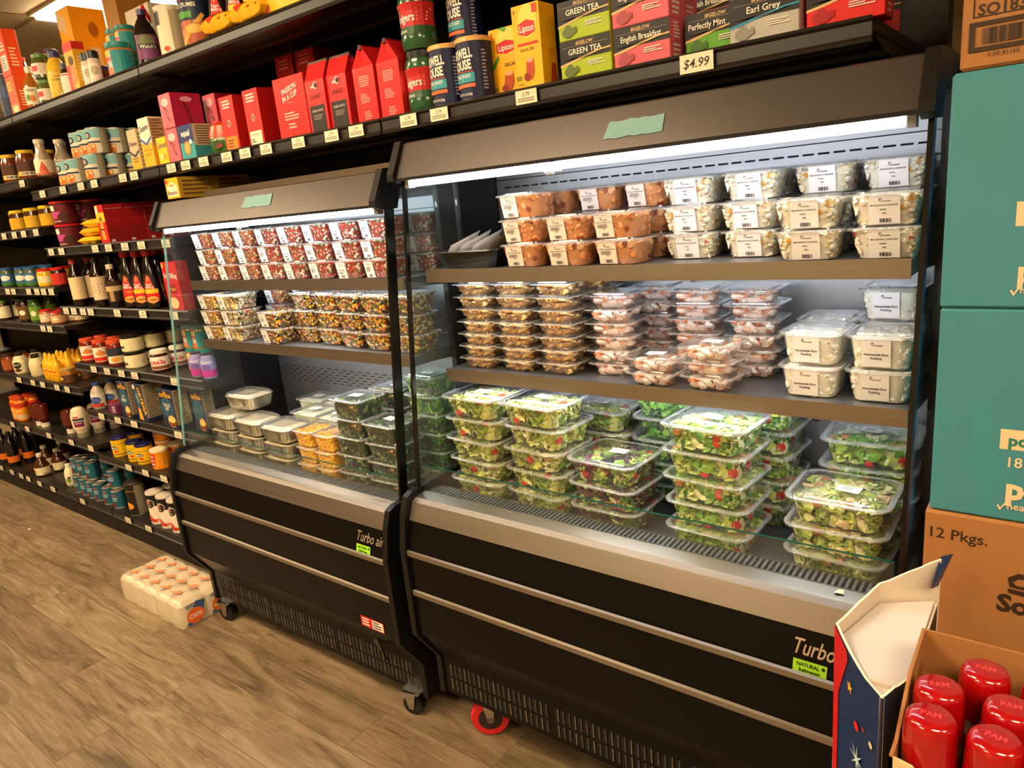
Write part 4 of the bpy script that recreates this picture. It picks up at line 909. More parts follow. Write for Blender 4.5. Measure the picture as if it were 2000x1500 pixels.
x, w, h = S(222, 238, (225, 95)); row(pbS, 'peanut_butter_jar', xat(243, 1.62, Z), Y0 + .125, Z, .08, .08, .105, 'small peanut butter jar with teal lid', 'beside the grape juice', 'jar', 'teal lidded peanut butter jars', nx=2, nz=2)
jam = vessel([(.036, 0), (.04, .005), (.04, .09), (.036, .10)], '6a2c18', [(.038, .098), (.039, .116), (.035, .118)], '4a2c70', None)
put(jam, 'jam_jar', xat(207, 1.68, Z + .1), 1.66, Z, 'dark jam jar with purple lid behind the large peanut butter', 'jar')
gj = vessel([(.034, 0), (.043, .008), (.043, .105), (.030, .145), (.015, .17), (.014, .18)], '150d10', [(.016, .178), (.0165, .196), (.014, .198)], '3c2c6c', (.0438, .02, .105, -50, 120, '7a3c70', [('e', .45, .72, .35, .28, '6c7450'), ('r', .1, .42, .9, .62, '1a1418'), ('t', "Welch's", .5, .52, .16, 'f0ead8', {'w': .8, 'sh': .2})]))
x, w, h = S(262, 285, (257, 46)); put(gj, 'juice_bottle', x, Y0 + .045, Z, 'dark grape juice bottle on top shelf', 'bottle')
sr = vessel([(.026, 0), (.03, .006), (.030, .17), (.02, .195), (.019, .2)], 'e8dcc6', [(.0205, .2), (.022, .225), (.012, .25), (.004, .27)], 'd8342c', (.0306, .03, .165, -55, 150, 'efe4cc', [('l', .1, .5, .9, .9, 6, '4a443c'), ('r', .1, .2, .9, .35, 'c8402c')]))
put(sr, 'sauce_bottle', xat(297, 1.64, Z), 1.66, Z, 'squeeze bottle with red pointed cap on top shelf', 'bottle')
x, w, h = S(300, 339, (281, 14)); put(can('cc', .053, .168, 'e9dcbc', [('r', 0, .66, .28, .96, '1a1614'), ('r', .5, 0, 1, .98, 'b8a684'), ('l', .53, .05, .97, .92, 20, '6c6048'), ('e', .35, .12, .07, .06, 'e0502c')], cap='e6d8b8', rim='e0d4b8'), 'canister', x, Y0 + .056, Z, 'tall cream canister with nutrition table on top shelf', 'canister')
x, w, h = S(343, 387, (325, 0)); put(can('bc', .056, .205, '16233f', [('r', 0, 0, .66, .42, 'c2672c'), ('e', .18, .18, .13, .10, 'd88a44'), ('e', .42, .12, .16, .09, 'b4542a'), ('e', .5, .30, .12, .08, 'cc7834'), ('p', [(.12, .0), (.22, .0), (.66, .5), (.60, .54)], 'e0a83c'), ('e', .44, .27, .16, .08, 'e8b850'), ('r', .04, .46, .44, .57, '4c9a30'), ('t', 'PROGRESSO', .28, .84, .09, 'f4ecdc', {'w': .54}), ('r', .06, .765, .5, .775, 'd8402c'), ('t', 'BREAD CRUMBS', .27, .68, .075, 'f4ecdc', {'w': .52})], cap='1c2c5c', rim='a8a49a', mid=-60, span=210), 'canister', x, Y0 + .06, Z, 'dark blue bread crumb canister with pasta picture on top shelf', 'canister')
dom = carton('domy', .07, .055, .2, 'efe4cc', [('r', 0, 0, 1, .38, 'f2b418'), ('p', [(0, .45), (.5, .34), (1, .45), (1, .38), (.5, .27), (0, .38)], '3450a0'), ('t', 'Domino', .5, .72, .12, '26305c', {'w': .85, 'sh': .3}), ('l', .2, .18, .8, .3, 2, 'e8dcae')], [('r', 0, 0, 1, .36, 'd8a020'), ('l', .1, .4, .9, .92, 9, '9a8468')], side='c8a070')
put(dom, 'sugar_carton', xat(400, 1.66, Z), 1.68, Z, 'white and yellow sugar carton behind the bread crumb canister', 'carton')
syr = lambda lab_: vessel([(.032, 0), (.040, .008), (.042, .05), (.037, .10), (.030, .15), (.026, .19), (.018, .215), (.0165, .225)], '140c0a', [(.0165, .226), (.020, .229), (.020, .252), (.016, .255)], 'c8202c', (.0425, .022, .15, -68, 96, '140c0a', [('p', [(.1, .02), (.5, -.02), (.9, .08), (.95, .35), (.62, .66), (.52, .96), (.3, 1), (.16, .8), (.1, .4)], 'e3231c'), ('e', .36, .84, .12, .1, 'f07840'), ('t', 'Pearl', .38, .66, .09, 'f8e8d8', {'w': .5}), ('t', 'Milling', .42, .57, .09, 'f8e8d8', {'w': .55})] + lab_ + [('e', .5, .14, .34, .12, 'e8b45c'), ('e', .5, .14, .26, .05, 'c87830')]))
syrA = syr([('t', 'Original', .5, .42, .07, 'f4b428', {'w': .6})]); syrB = syr([('r', .08, .36, .93, .5, 'f4c420'), ('l', .15, .4, .85, .46, 1, 'c8801c')])
for i, px in enumerate((422, 456, 490)): put(syrB if i else syrA, 'syrup_bottle', xat(px, 1.55, Z + .05), 1.575, Z, 'dark syrup bottle with red label, ' + ['left', 'middle', 'right'][i] + ' one on top shelf', 'bottle', 'syrup bottles on the top shelf')
def pillow(key, w, d, h, base, deco=(), seed=1):
    mb = MB(); rg = random.Random(seed); n = 12; V = []
    for i in range(n + 1):
        for j in range(n + 1):
            u, v = 2 * i / n - 1, 2 * j / n - 1; e = max(0, (1 - u ** 4) * (1 - v ** 6)) ** .5
            V.append((u * w / 2 * (1 - .05 * abs(v)), v * d / 2, h * .5 + h * .5 * e * (1 + rg.uniform(-.07, .07))))
    m = len(V); V = [(x, y, min(z, h)) for x, y, z in V]; V2 = V + [(x, y, max(0, h - z) if z > h * .5 + .0005 else z - .0003) for x, y, z in V]
    F = [(i * (n + 1) + j, (i + 1) * (n + 1) + j, (i + 1) * (n + 1) + j + 1, i * (n + 1) + j + 1) for i in range(n) for j in range(n)]
    mb.add(V2, F + [tuple(q + m for q in f[::-1]) for f in F], pm(base, .3, var=.15, scale=25), True)
    f = (w, d, lambda u, v, o: ((u - .5) * w * .9, (v - .5) * d, h * .5 + h * .56 * max(0, (1 - abs(2 * u * .9 - .9) ** 4) * (1 - abs(2 * v - 1) ** 6)) ** .5 + o))
    if deco: mb.deco(f, deco, True)
    # printed blobs wrapped on the front bulge
    for k in range(5):
        u, v = rg.uniform(-.8, .8), rg.uniform(-.97, -.7); mb.disc((u * w / 2, v * d / 2, h * .66 + .003), (0, -.9, .8), w * .035, P(['d8341c', 'b84a1c', 'f0d028'][k % 3]), 8)
    return mb.mesh(key)
pil = pillow('yellowbag', .14, .2, .045, 'f0bc1c', [('e', .3, .3, .2, .15, 'd8341c'), ('e', .6, .5, .2, .2, 'f4d23c')])
for i, px in enumerate((428, 478)): put(pil, 'snack_bag', xat(px, 1.50, Z + .02) , 1.50 + .01, Z + .0, 'yellow bag lying on top shelf before the syrups, ' + ['left', 'right'][i] + ' one', 'bag', 'yellow bags on the top shelf', rz=1.57) if False else None
pil2 = pillow('yellowbag2', .19, .05, .05, 'eab01c', [('e', .3, .3, .2, .3, 'd8341c')], 4)
for i, px in enumerate((432, 488)): put(pil2, 'snack_bag', xat(px, 1.50, Z + .02), 1.503, Z + .004, 'yellow bag lying on top shelf before the syrups, ' + ['left', 'right'][i] + ' one', 'bag', 'yellow bags on the top shelf')
x, w, h = S(520, 600, (500, 0)); put(carton('chips', .25, .06, .2, 'f2c01c', [('e', .45, .45, .3, .3, 'e88c1c'), ('e', .45, .47, .24, .22, 'f6cc5c'), ('e', .1, .1, .07, .1, 'e05a5c')], [('l', .2, .2, .8, .8, 6, 'c8901c')]), 'snack_carton', x, Y0 + .035, Z, 'yellow carton with round biscuit picture at right of top shelf', 'carton')
# big cases standing behind
put(carton('oc3', .13, .16, .42, 'ffb414', [('p', [(0, .82), (0, 1), (.6, .9), (.6, .72)], 'e8c890'), ('r', .5, .1, .9, .3, 'f0dcae')], [('t', 'M', .6, .1, .06, '3a2410'), ('e', .6, .78, .14, .08, 'b87010'), ('r', .4, .42, .7, .6, 'f0d8a8'), ('e', .6, .16, .12, .04, '8a5010')]), 'shipping_case', xat(124, 1.62, Z) + .065, 1.76, Z, 'tall bright yellow case standing behind the cookie carton', 'carton')
put(carton('br3', .12, .16, .45, 'b98238', [('e', .3, .3, .15, .1, '1c1c10')], [('e', .4, .35, .12, .1, '2a3014')]), 'shipping_case', xat(205, 1.66, Z + .1), 1.82, Z, 'tall brown case beside the bright yellow case', 'carton')
put(carton('wh3', .2, .14, .32, 'ece2c8', [('p', [(.45, .45), (.6, .45), (.62, .62), (.75, .68), (.7, .82), (.45, .82)], '14110e'), ('r', .1, .1, .4, .12, '1c1814')]), 'shipping_case', xat(243, 1.70, Z + .1) + .10, 1.82, Z, 'tall white case with black print behind small peanut butter jars', 'carton')
# ---------- second shelf, far left part
Z = 1.912
hon = vessel([(.04, 0), (.046, .006), (.047, .10), (.038, .125), (.037, .13)], '6a2e10', [(.0385, .128), (.039, .143), (.035, .145)], 'd8b024', (.0478, .02, .09, -55, 150, '4a2a16', [('r', 0, 0, 1, .3, 'e0b020'), ('r', .25, .03, .9, .27, 'f0e4c8'), ('b', .3, .07, .85, .24, '3a2a1c')]))
for i, px in enumerate((2, 31)): x = xat(px, 1.5, Z) + .047; row(hon, 'sauce_jar', x, Y0 + .05, Z, .1, .1, .145, ['brown sauce jar with yellow lid', 'tall dark sauce jar with yellow lid'][i], 'at left end of second shelf', 'jar', 'brown jars with yellow lids', nd=2)
milk = vessel([(.034, 0), (.04, .006), (.04, .07), (.034, .09), (.021, .12), (.020, .155)], 'b8a68c', [(.0225, .152), (.023, .170), (.020, .172)], 'd8ccb4', (.0408, .006, .075, -55, 170, 'f0dcc0', [('p', [(.3, .1), (.7, .1), (.62, .5), (.5, .9), (.4, .5)], 'd8522c'), ('r', 0, 0, 1, .12, 'd86a3c')]))
x = xat(64, 1.5, Z) + .04; row(milk, 'dressing_bottle', x, Y0 + .045, Z, .09, .09, .172, 'clear dressing bottle with pale cap', 'beside the brown jars', 'bottle', 'clear dressing bottles', nd=3)
row(milk, 'dressing_bottle', x - .085, Y0 + .18, Z, .09, .09, .172, 'clear dressing bottle with pale cap', 'in the row left of it', 'bottle', 'clear dressing bottles', nd=2)
# ---------- second shelf
Z = 1.845
coco = can('coco', .042, .112, 'e6dcc4', [('r', 0, .62, .62, 1, '84bcc0'), ('r', .62, 0, 1, 1, 'c0b498'), ('l', .66, .05, .96, .95, 9, '7a6e58'), ('e', .22, .72, .13, .16, '20202c'), ('e', .22, .72, .08, .10, 'b8b0a0'), ('r', .1, .40, .6, .47, '1c2440'), ('r', .1, 0, .45, .36, 'd88838'), ('e', .22, .2, .05, .08, 'f0c878'), ('e', .33, .12, .05, .08, 'c8602c'), ('e', .38, .26, .04, .07, 'f0d8a0')], mid=-55)
for i, px in enumerate((106, 120, 163)):
    x = xat(163, 1.5, Z) + .042 - .089 * [3.2, 2.2, 0][i]; row(coco, 'food_can', x, Y0 + .043, Z, .09, .087, .112, 'pale blue and cream bean can', 'in ' + ['left', 'middle', 'right'][i] + ' lower file', 'can', 'pale blue bean cans', nd=4 if i == 2 else 2)
for i, px in enumerate((136, 150, 166)):
    x = xat(163, 1.5, Z) + .03 - .088 * (2 - i); row(coco, 'food_can', x, Y0 + .085, Z + .1126, .09, .087, .112, 'pale blue and cream bean can', 'in ' + ['left', 'middle', 'right'][i] + ' file on top', 'can', 'pale blue bean cans', nd=4 if i == 2 else 1)
domb = carton('domb', .075, .055, .155, 'cdb892', [('r', 0, 0, 1, .32, 'eeb020'), ('p', [(0, .5), (.5, .38), (1, .5), (1, .43), (.5, .31), (0, .43)], '3c3a4a'), ('t', 'Domino', .5, .66, .11, '3a3448', {'w': .85, 'sh': .3}), ('l', .2, .2, .8, .3, 2, '8a7040')], [('l', .1, .1, .9, .9, 9, '8a7050')])
def C(pr, name, pxL, z, w, d, lb, cat='carton', group=None, nd=1, nz=1, h=0, rz=0, where='', Y=1.503):
    x = xat(pxL, Y, z) + w / 2
    if nd * nz > 1: row(pr, name, x, Y + d / 2, z, w, d + .002, h, lb, where, cat, group, nd=nd, nz=nz)
    else: put(pr, name, x, Y + d / 2, z, lb, cat, group, rz)
C(domb, 'sugar_carton', 262, Z, .075, .055, 'brown sugar carton with orange base', group='sugar cartons', nd=3, h=.15, where='left of yellow sugar')
C(carton('domy2', .085, .06, .185, 'efe4cc', [('r', 0, 0, 1, .5, 'f4b614'), ('p', [(0, .62), (.5, .5), (1, .62), (1, .56), (.5, .44), (0, .56)], '4a62a8'), ('t', 'Domino', .5, .8, .12, '26305c', {'w': .85, 'sh': .3, 'rot': 8}), ('t', 'POWDERED', .5, .36, .05, 'd8902c', {'w': .8}), ('t', 'SUGAR', .5, .27, .05, 'd8902c', {'w': .5})], [('r', 0, 0, 1, .42, 'e0a020'), ('l', .1, .5, .9, .95, 8, '7a6048')], side='b89468'), 'sugar_carton', 286, Z, .085, .06, 'yellow powdered sugar carton', group='sugar cartons', nd=3, h=.18, where='beside yellow sweetener')
C(carton('spl', .07, .06, .10, 'f6cc1c', [('t', 'Splenda', .55, .72, .2, '2c2c6c', {'w': .9, 'sh': .3}), ('e', .35, .3, .12, .1, 'f4e8c0'), ('e', .7, .28, .14, .12, 'e8a01c')], [('l', .1, .2, .9, .9, 6, 'a8801c')]), 'sweetener_box', 314, Z, .07, .06, 'yellow sweetener box left of the pink ones', nd=1)
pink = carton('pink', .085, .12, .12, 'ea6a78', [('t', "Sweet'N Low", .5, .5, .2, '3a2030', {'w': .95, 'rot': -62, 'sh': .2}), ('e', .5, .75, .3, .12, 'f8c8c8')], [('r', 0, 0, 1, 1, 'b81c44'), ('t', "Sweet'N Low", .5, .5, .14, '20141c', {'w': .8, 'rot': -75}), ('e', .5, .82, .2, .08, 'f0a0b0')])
C(pink, 'sweetener_box', 334, Z, .085, .12, 'pink sweetener box', 'carton', 'pink sweetener boxes', nd=1, nz=2, h=.122, where='beside the blue sweetener box')
C(carton('equal', .10, .12, .12, '3aa0a4', [('r', 0, .5, 1, 1, '1f3470'), ('t', 'equal', .5, .78, .17, 'f4f0e8', {'w': .62, 'b': .02}), ('r', .25, .68, .75, .69, 'f4f0e8'), ('e', .5, .34, .22, .2, 'ee8a28'), ('e', .5, .34, .15, .15, 'f4b468'), ('e', .78, .5, .1, .07, 'f0f0f0')], [('r', 0, 0, 1, .38, '3a9094'), ('r', 0, .38, 1, 1, 'c8b498'), ('l', .1, .42, .9, .95, 8, '6a5a44')]), 'sweetener_box', 358, Z, .10, .12, 'blue and teal sweetener box with orange cup picture')
put(carton('cream4', .12, .1, .055, 'b8a684', [('e', .3, .5, .1, .2, '5a5038')], [('e', .5, .5, .12, .2, '5a5038')]), 'tea_box', xat(368, 1.68, Z), 1.78, Z, 'low cream box at the back behind pink boxes, lowest of three', 'carton', 'low cream boxes')
for k in (1, 2): put(bpy.data.meshes['cream4'], 'tea_box', xat(368, 1.68, Z), 1.78, Z + k * .0562, 'low cream box at the back behind pink boxes, ' + ['', 'middle', 'topmost'][k] + ' of three', 'carton', 'low cream boxes')
C(pink, 'sweetener_box', 418, Z + .0, .085, .12, 'pink sweetener box standing behind, left of the round rice bag', 'carton', 'pink sweetener boxes', Y=1.66, nz=2, h=.122, where='lot')
bag = pillow('greenbag', .11, .10, .10, '3f7a28', (), 8)
mb = MB(); mb.lathe([(.045, 0), (.055, .02), (.056, .06), (.048, .095), (.02, .11)], pm('3f7a28', .3, var=.2, scale=25), n=18); mb.lathe([(.0565, .055), (.0555, .07), (.049, .096), (.022, .1115)], pm('e0481c', .3, var=.15), n=18, capb=False)
mb.deco(s_cyl(.057, .02, .09, -60, 120), [('e', .4, .2, .2, .3, '2c5018'), ('t', 'Carolina', .5, .45, .18, 'f0ece0', {'w': .7}), ('e', .5, .1, .12, .12, '7a3c20')], True)
x = xat(400, 1.5, Z) + .055; put(mb.mesh('ricebag'), 'rice_bag', x, Y0 + .06, Z, 'green and orange rice bag beside the first tall red box', 'bag')
mb = MB(); mb.lathe([(.06, 0), (.095, .02), (.10, .06), (.08, .10), (.03, .115)], pm('e0481c', .25, var=.25, scale=25), n=20); mb.lathe([(.101, .04), (.1015, .062), (.082, .1005)], pm('c8b8a0', .2), n=20, capb=False, capt=False)
put(mb.mesh('ricebag2'), 'rice_bag', xat(490, 1.68, Z + .2), 1.78, Z + .12, 'orange and clear rice bag lying behind the tall red boxes', 'bag')
put(carton('dk', .2, .18, .12, '3a2a24'), 'shipping_case', xat(490, 1.68, Z + .2) - .04, 1.79, Z, 'dark low case under the orange and clear rice bag', 'carton')
small = [('l', .2, .78, .9, .92, 3, 'f4d0c8'), ('e', .5, .5, .1, .07, 'e8b8a8'), ('e', .5, .5, .05, .05, '8a1a14')]
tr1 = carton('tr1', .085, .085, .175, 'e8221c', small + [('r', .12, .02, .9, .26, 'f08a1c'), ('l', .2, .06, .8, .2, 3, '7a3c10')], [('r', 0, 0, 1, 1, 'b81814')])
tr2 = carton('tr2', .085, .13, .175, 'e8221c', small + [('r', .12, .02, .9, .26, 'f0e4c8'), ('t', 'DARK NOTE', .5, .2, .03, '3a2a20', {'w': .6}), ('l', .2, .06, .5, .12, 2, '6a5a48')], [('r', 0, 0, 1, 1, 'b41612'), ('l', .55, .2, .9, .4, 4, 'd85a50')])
C(tr1, 'coffee_box', 444, Z, .085, .085, 'tall red coffee box with orange sticker')
C(tr2, 'coffee_box', 490, Z, .085, .13, 'tall red coffee box with cream sticker')
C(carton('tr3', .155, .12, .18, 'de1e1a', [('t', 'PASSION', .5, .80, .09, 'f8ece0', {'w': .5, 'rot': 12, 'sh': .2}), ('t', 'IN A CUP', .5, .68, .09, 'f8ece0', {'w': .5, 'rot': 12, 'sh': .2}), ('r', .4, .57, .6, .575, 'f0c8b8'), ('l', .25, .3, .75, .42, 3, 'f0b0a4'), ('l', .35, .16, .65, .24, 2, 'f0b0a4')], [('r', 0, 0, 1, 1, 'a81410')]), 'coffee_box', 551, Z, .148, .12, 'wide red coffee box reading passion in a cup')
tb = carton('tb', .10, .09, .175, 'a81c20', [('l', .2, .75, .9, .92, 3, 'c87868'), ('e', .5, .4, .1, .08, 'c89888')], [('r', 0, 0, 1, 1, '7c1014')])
cs_ = carton('lowcase', .3, .11, .13, '5a1418'); x0_ = xat(572, 1.70, Z + .15)
put(cs_, 'coffee_case', x0_ + .02, 1.76, Z, 'dark red low case at the back carrying two red boxes', 'carton')
for i in range(2): put(tb, 'coffee_box', x0_ - .03 + i * .115, 1.755, Z + .1306, 'dull red coffee box raised at the back, ' + ['left', 'right'][i] + ' one', 'carton', 'dull red boxes at the back')
def coffee_bag(key, w, d, h, frontside, label=False):
    "gusseted bag, folded over at the top"
    mb = MB(); red = pm('d01c20', .35, var=.12, scale=20, bump=.3, bscale=30); z1 = h * .72
    mb.add([(-w / 2, -d / 2, 0), (w / 2, -d / 2, 0), (w / 2, d / 2, 0), (-w / 2, d / 2, 0), (-w / 2, -d / 2, z1), (w / 2, -d / 2, z1), (w / 2, d / 2, z1), (-w / 2, d / 2, z1), (-w / 2, -.004, h), (w / 2, -.004, h), (w / 2, .004, h), (-w / 2, .004, h), (w * .38, 0, z1 * 1.08), (-w * .38, 0, z1 * 1.08)],
           [(0, 3, 2, 1), (0, 1, 5, 4), (1, 2, 6, 5), (2, 3, 7, 6), (3, 0, 4, 7), (4, 5, 9, 8), (6, 7, 11, 10), (8, 9, 10, 11), (5, 6, 12), (5, 12, 9), (6, 10, 12), (9, 12, 10), (7, 4, 13), (7, 13, 11), (4, 8, 13), (8, 11, 13)], red)
    mb.box(-w / 2 - .002, w / 2 + .002, -.007, .006, h - .014, h + .001, pm('3a1214', .4), .002)
    f = [('r', .1, .02, .88, .52, '2c2622'), ('t', 'DARK NOTE', .5, .42, .045, 'c8bcae', {'w': .6}), ('l', .25, .25, .75, .34, 3, '8a8078'), ('r', .3, .86, .55, .9, 'd8ccc0'), ('e', .55, .9, .13, .07, 'd0c4b8'), ('e', .58, .9, .09, .05, '4a1414'), ('t', 'JAVAS', .48, .70, .09, '7a1418', {'w': .8, 'sh': .3})] if label else [('l', .25, .66, .75, .84, 5, 'e89890'), ('l', .25, .36, .75, .52, 5, 'e89890'), ('l', .35, .06, .75, .2, 4, 'e89890')]
    if label: mb.deco(s_front(w, z1, -d / 2), f); mb.deco(s_right(d, z1, w / 2), [('l', .3, .3, .7, .7, 5, 'a84a48')])
    else: mb.deco(s_right(d, z1, w / 2), f); mb.deco(s_front(w, z1, -d / 2), [('r', .15, .02, .85, .5, 'd8ccb8'), ('e', .5, .3, .3, .12, '4a3a34')])
    return mb.mesh(key)
cbA = coffee_bag('cbA', .088, .06, .205, 1, True); cbB = coffee_bag('cbB', .075, .087, .205, 1)
C(cbA, 'coffee_bag', 610, Z, .088, .06, 'red coffee bag with black label, left one', 'bag', 'red coffee bags with black labels')
C(cbA, 'coffee_bag', 651, Z, .088, .06, 'red coffee bag with black label, right one', 'bag', 'red coffee bags with black labels', Y=1.51)
for i, px in enumerate((702, 748, 800)): C(cbB, 'coffee_bag', px, Z, .088, .075, 'bright red coffee bag with pale small print, ' + ['left one with pointed top', 'middle one', 'right one half hidden by cans'][i], 'bag', 'red coffee bags with small print', Y=(1.507, 1.512, 1.62)[i], rz=-math.pi / 2)
fol = vessel([(.043, 0), (.048, .006), (.050, .03), (.046, .05), (.046, .095), (.050, .115), (.046, .135), (.04, .14)], '2c5a34', [(.043, .138), (.044, .155), (.04, .158)], '14181a', (.0505, .036, .112, -70, 190, 'c01c1c', [('r', 0, 0, 1, .25, '2a5030'), ('r', .1, .3, .2, 1, 'f0d8c0'), ('t', 'Folgers', .36, .55, .28, 'f8f0e4', {'w': .42}), ('l', .6, .4, .9, .8, 4, 'e08a78'), ('t', 'Classic', .32, .12, .12, 'd8e0d0', {'w': .25})]))
x = xat(806, 1.51, Z) + .014; row(fol, 'coffee_canister', x, Y0 + .055, Z, .1, .1, .159, 'green coffee canister with red label', 'beside the navy cans', 'canister', 'green coffee canisters', nz=2)
max_ = can('max', .047, .152, '161c44', [('t', 'MAXWELL', .36, .80, .17, 'f4ecdc', {'w': .5, 'fit': 1, 'b': .035, 'rot': 3}), ('t', 'HOUSE', .38, .60, .17, 'f4ecdc', {'w': .4, 'fit': 1, 'b': .035, 'rot': 3}), ('r', .2, .475, .6, .49, 'c8502c'), ('r', .12, .29, .62, .46, '3a9aa8'), ('t', 'ORIGINAL ROAST', .36, .405, .06, 'f4f0e4', {'w': .4}), ('l', .2, .32, .5, .36, 1, 'c8e0e0'), ('r', .12, .2, .62, .265, 'e8703c'), ('t', 'NET WT 10.3 OZ (293g)', .42, .08, .045, 'f0ece0', {'w': .28}), ('l', .75, .15, .83, .85, 12, '9aa0b8')], cap='d8a860', rim='c8bc9c', mid=-80, span=200)
for i, (px, yy) in enumerate(((834, 1.503), (886, 1.503))): C(max_, 'coffee_can', px, Z, .094, .094, 'navy coffee can with tan lid, ' + ['left', 'right'][i] + ' one on the shelf', 'can', 'navy coffee cans', Y=yy)
put(max_, 'coffee_can', xat(893, 1.60, Z + .155), 1.645, Z + .153, 'navy coffee can stacked on the others', 'can', 'navy coffee cans')
put(max_, 'coffee_can', xat(893, 1.60, Z + .155), 1.645, Z, 'navy coffee can at the back under the stacked one', 'can', 'navy coffee cans')
lip = lambda dec: [('r', 0, 0, 1, 1, 'f6b80e'), ('e', .55, .8, .34, .2, 'fbd65a'), ('p', [(.22, .66), (.22, .78), (.52, .82), (.82, .78), (.82, .66), (.52, .62)], 'd0201c'), ('t', 'Lipton', .52, .72, .085, 'fbf4e4', {'w': .52}), ('e', .1, .93, .03, .025, 'b8402c')] + dec + [('p', [(.38, .14), (.44, .36), (.68, .36), (.7, .2), (.6, .1)], 'b8481c'), ('e', .56, .34, .13, .03, 'e8a878'), ('e', .42, .14, .11, .05, '8a2a14'), ('t', '50', .12, .14, .06, '2c5a2c', {'b': .02}), ('t', 'TEA BAGS', .18, .06, .03, '2c5a2c', {'w': .25})]
C(carton('lipd', .10, .05, .165, 'f2b010', lip([('p', [(0, .35), (0, .45), (.25, .62), (.3, .58)], '4a8a2c'), ('p', [(.3, 1), (.6, 1), (.5, .93)], '5aa03c'), ('t', 'DECAF', .62, .47, .05, '2a3a1c', {'w': .4})])), 'tea_box', 966, Z, .10, .05, 'yellow and green decaf tea box', rz=.0, Y=1.572)
C(carton('lip', .078, .065, .183, 'f2aa08', lip([('r', .15, .52, .9, .55, 'd8341c'), ('t', 'BLACK TEA', .5, .47, .035, '2a2a14', {'w': .5}), ('r', .76, .88, .93, .98, 'd8342c')]), [('p', [(.45, .02), (.9, .02), (.85, .28), (.6, .3)], 'c8402c'), ('e', .65, .42, .2, .05, 'e88a2c')]), 'tea_box', 1010, Z, .083, .065, 'yellow black tea box with jug picture')
def bige(key, col, name, sub, extra=(), swoosh='d8b878'):
    w, d, h = .132, .072, .0815
    fr = [('r', 0, .5, 1, 1, '18181a'), ('p', [(0, .38), (0, .5), (1, .5), (1, .62), (.8, .6), (.5, .52), (.2, .42)], '18181a'), ('p', [(0, .34), (0, .40), (.2, .46), (.5, .56), (.8, .64), (1, .66), (1, .62), (.8, .60), (.5, .51), (.2, .40)], swoosh), ('t', 'BIGELOW', .5, .90, .09, 'd8b480', {'w': .45, 'sh': .2, 'b': .02}), ('r', .05, .825, .95, .83, 'c8b8a0'), ('t', name, *((.5, .70, .15, 'f4ecdc', {'w': .72}) if key != 'pmn' else (.36, .70, .15, 'f4ecdc', {'w': .60}))), ('t', sub, .5, .535, .05, '5a4424', {'w': .35}), ('l', .55, .28, .88, .4, 3, 'f0e4d8')]
    tea = [('e', .2, .2, .12, .14, extra[0]), ('e', .2, .34, .05, .05, extra[0]), ('e', .34, .24, .03, .09, extra[0])] if extra else []
    return carton(key, w, d, h, col, fr + tea, [('r', 0, .5, 1, 1, col), ('l', .25, .55, .75, .92, 5, 'e8ccc0'), ('l', .2, .1, .7, .4, 3, 'e8ccc0')])
gt = bige('gt', 'a4bc14', 'GREEN TEA', 'WITH GINGER', ('5c7030',)); eb = bige('eb', 'd45c68', 'English Breakfast', 'BLACK TEA', ('a84450',)); pmn = bige('pmn', '5ca41c', 'Perfectly Mint', 'CLASSIC', ('3c6c1c',)); eg = bige('eg', 'b4b2aa', 'Earl Grey', 'BLACK TEA', ('8c8a84',), '2c90b4'); ccb = bige('cc2', 'd81c1c', 'Constant Comment', 'BLACK TEA', ('a41414',))
C(gt, 'tea_box', 1098, Z, .132, .072, 'lime green tea box', 'carton', 'black-topped tea boxes', nz=2, h=.0815, where='of the green tea pair')
C(eb, 'tea_box', 1201, Z, .132, .072, 'pink English breakfast tea box', 'carton', 'black-topped tea boxes', nz=2, h=.0815, where='of the pink pair', nd=2)
C(pmn, 'tea_box', 1340, Z, .132, .072, 'bright green mint tea box', 'carton', 'black-topped tea boxes', Y=1.54)
put(eb, 'tea_box', xat(1370, 1.68, Z), 1.76, Z, 'pink tea box at the back behind the mint tea', 'carton', 'black-topped tea boxes'); put(eb, 'tea_box', xat(1370, 1.68, Z), 1.76, Z + .082, 'pink tea box stacked at the back behind the mint tea', 'carton', 'black-topped tea boxes')
C(eg, 'tea_box', 1426, Z, .132, .072, 'grey Earl Grey tea box', 'carton', 'black-topped tea boxes', nz=2, h=.0815, where='with blue stripe')
C(ccb, 'tea_box', 1575, Z, .132, .072, 'bright red tea box with black top', 'carton', 'black-topped tea boxes', nz=2, h=.0815, where='near the shelf end', nd=1)
for i in range(2): put(ccb, 'tea_box', -.38, 1.66 + i * .09, Z, 'bright red tea box standing in the corner by the post, ' + ['nearer', 'farther'][i] + ' one', 'carton', 'black-topped tea boxes', rz=.25)
# ---------- baking mix boxes lying on the left cooler
bq = carton('bq', .095, .15, .075, 'f0b818', [('p', [(.12, .1), (.12, .62), (.5, .82), (.88, .62), (.88, .1)], 'f4e8c8'), ('r', .3, .6, .65, .68, 'e8982c'), ('t', 'Bisquick', .5, .3, .2, '2a2448', {'w': .85}), ('e', .12, .85, .1, .1, 'd8342c')], [('r', 0, 0, 1, 1, 'b48a2c'), ('l', .1, .15, .9, .85, 4, '6a5020')])
row(bq, 'baking_mix_box', -2.69, 1.455 + .075, 1.7125, .1, .153, .075, 'yellow baking mix box', 'on the left cooler roof', 'carton', 'yellow baking mix boxes', nd=2)
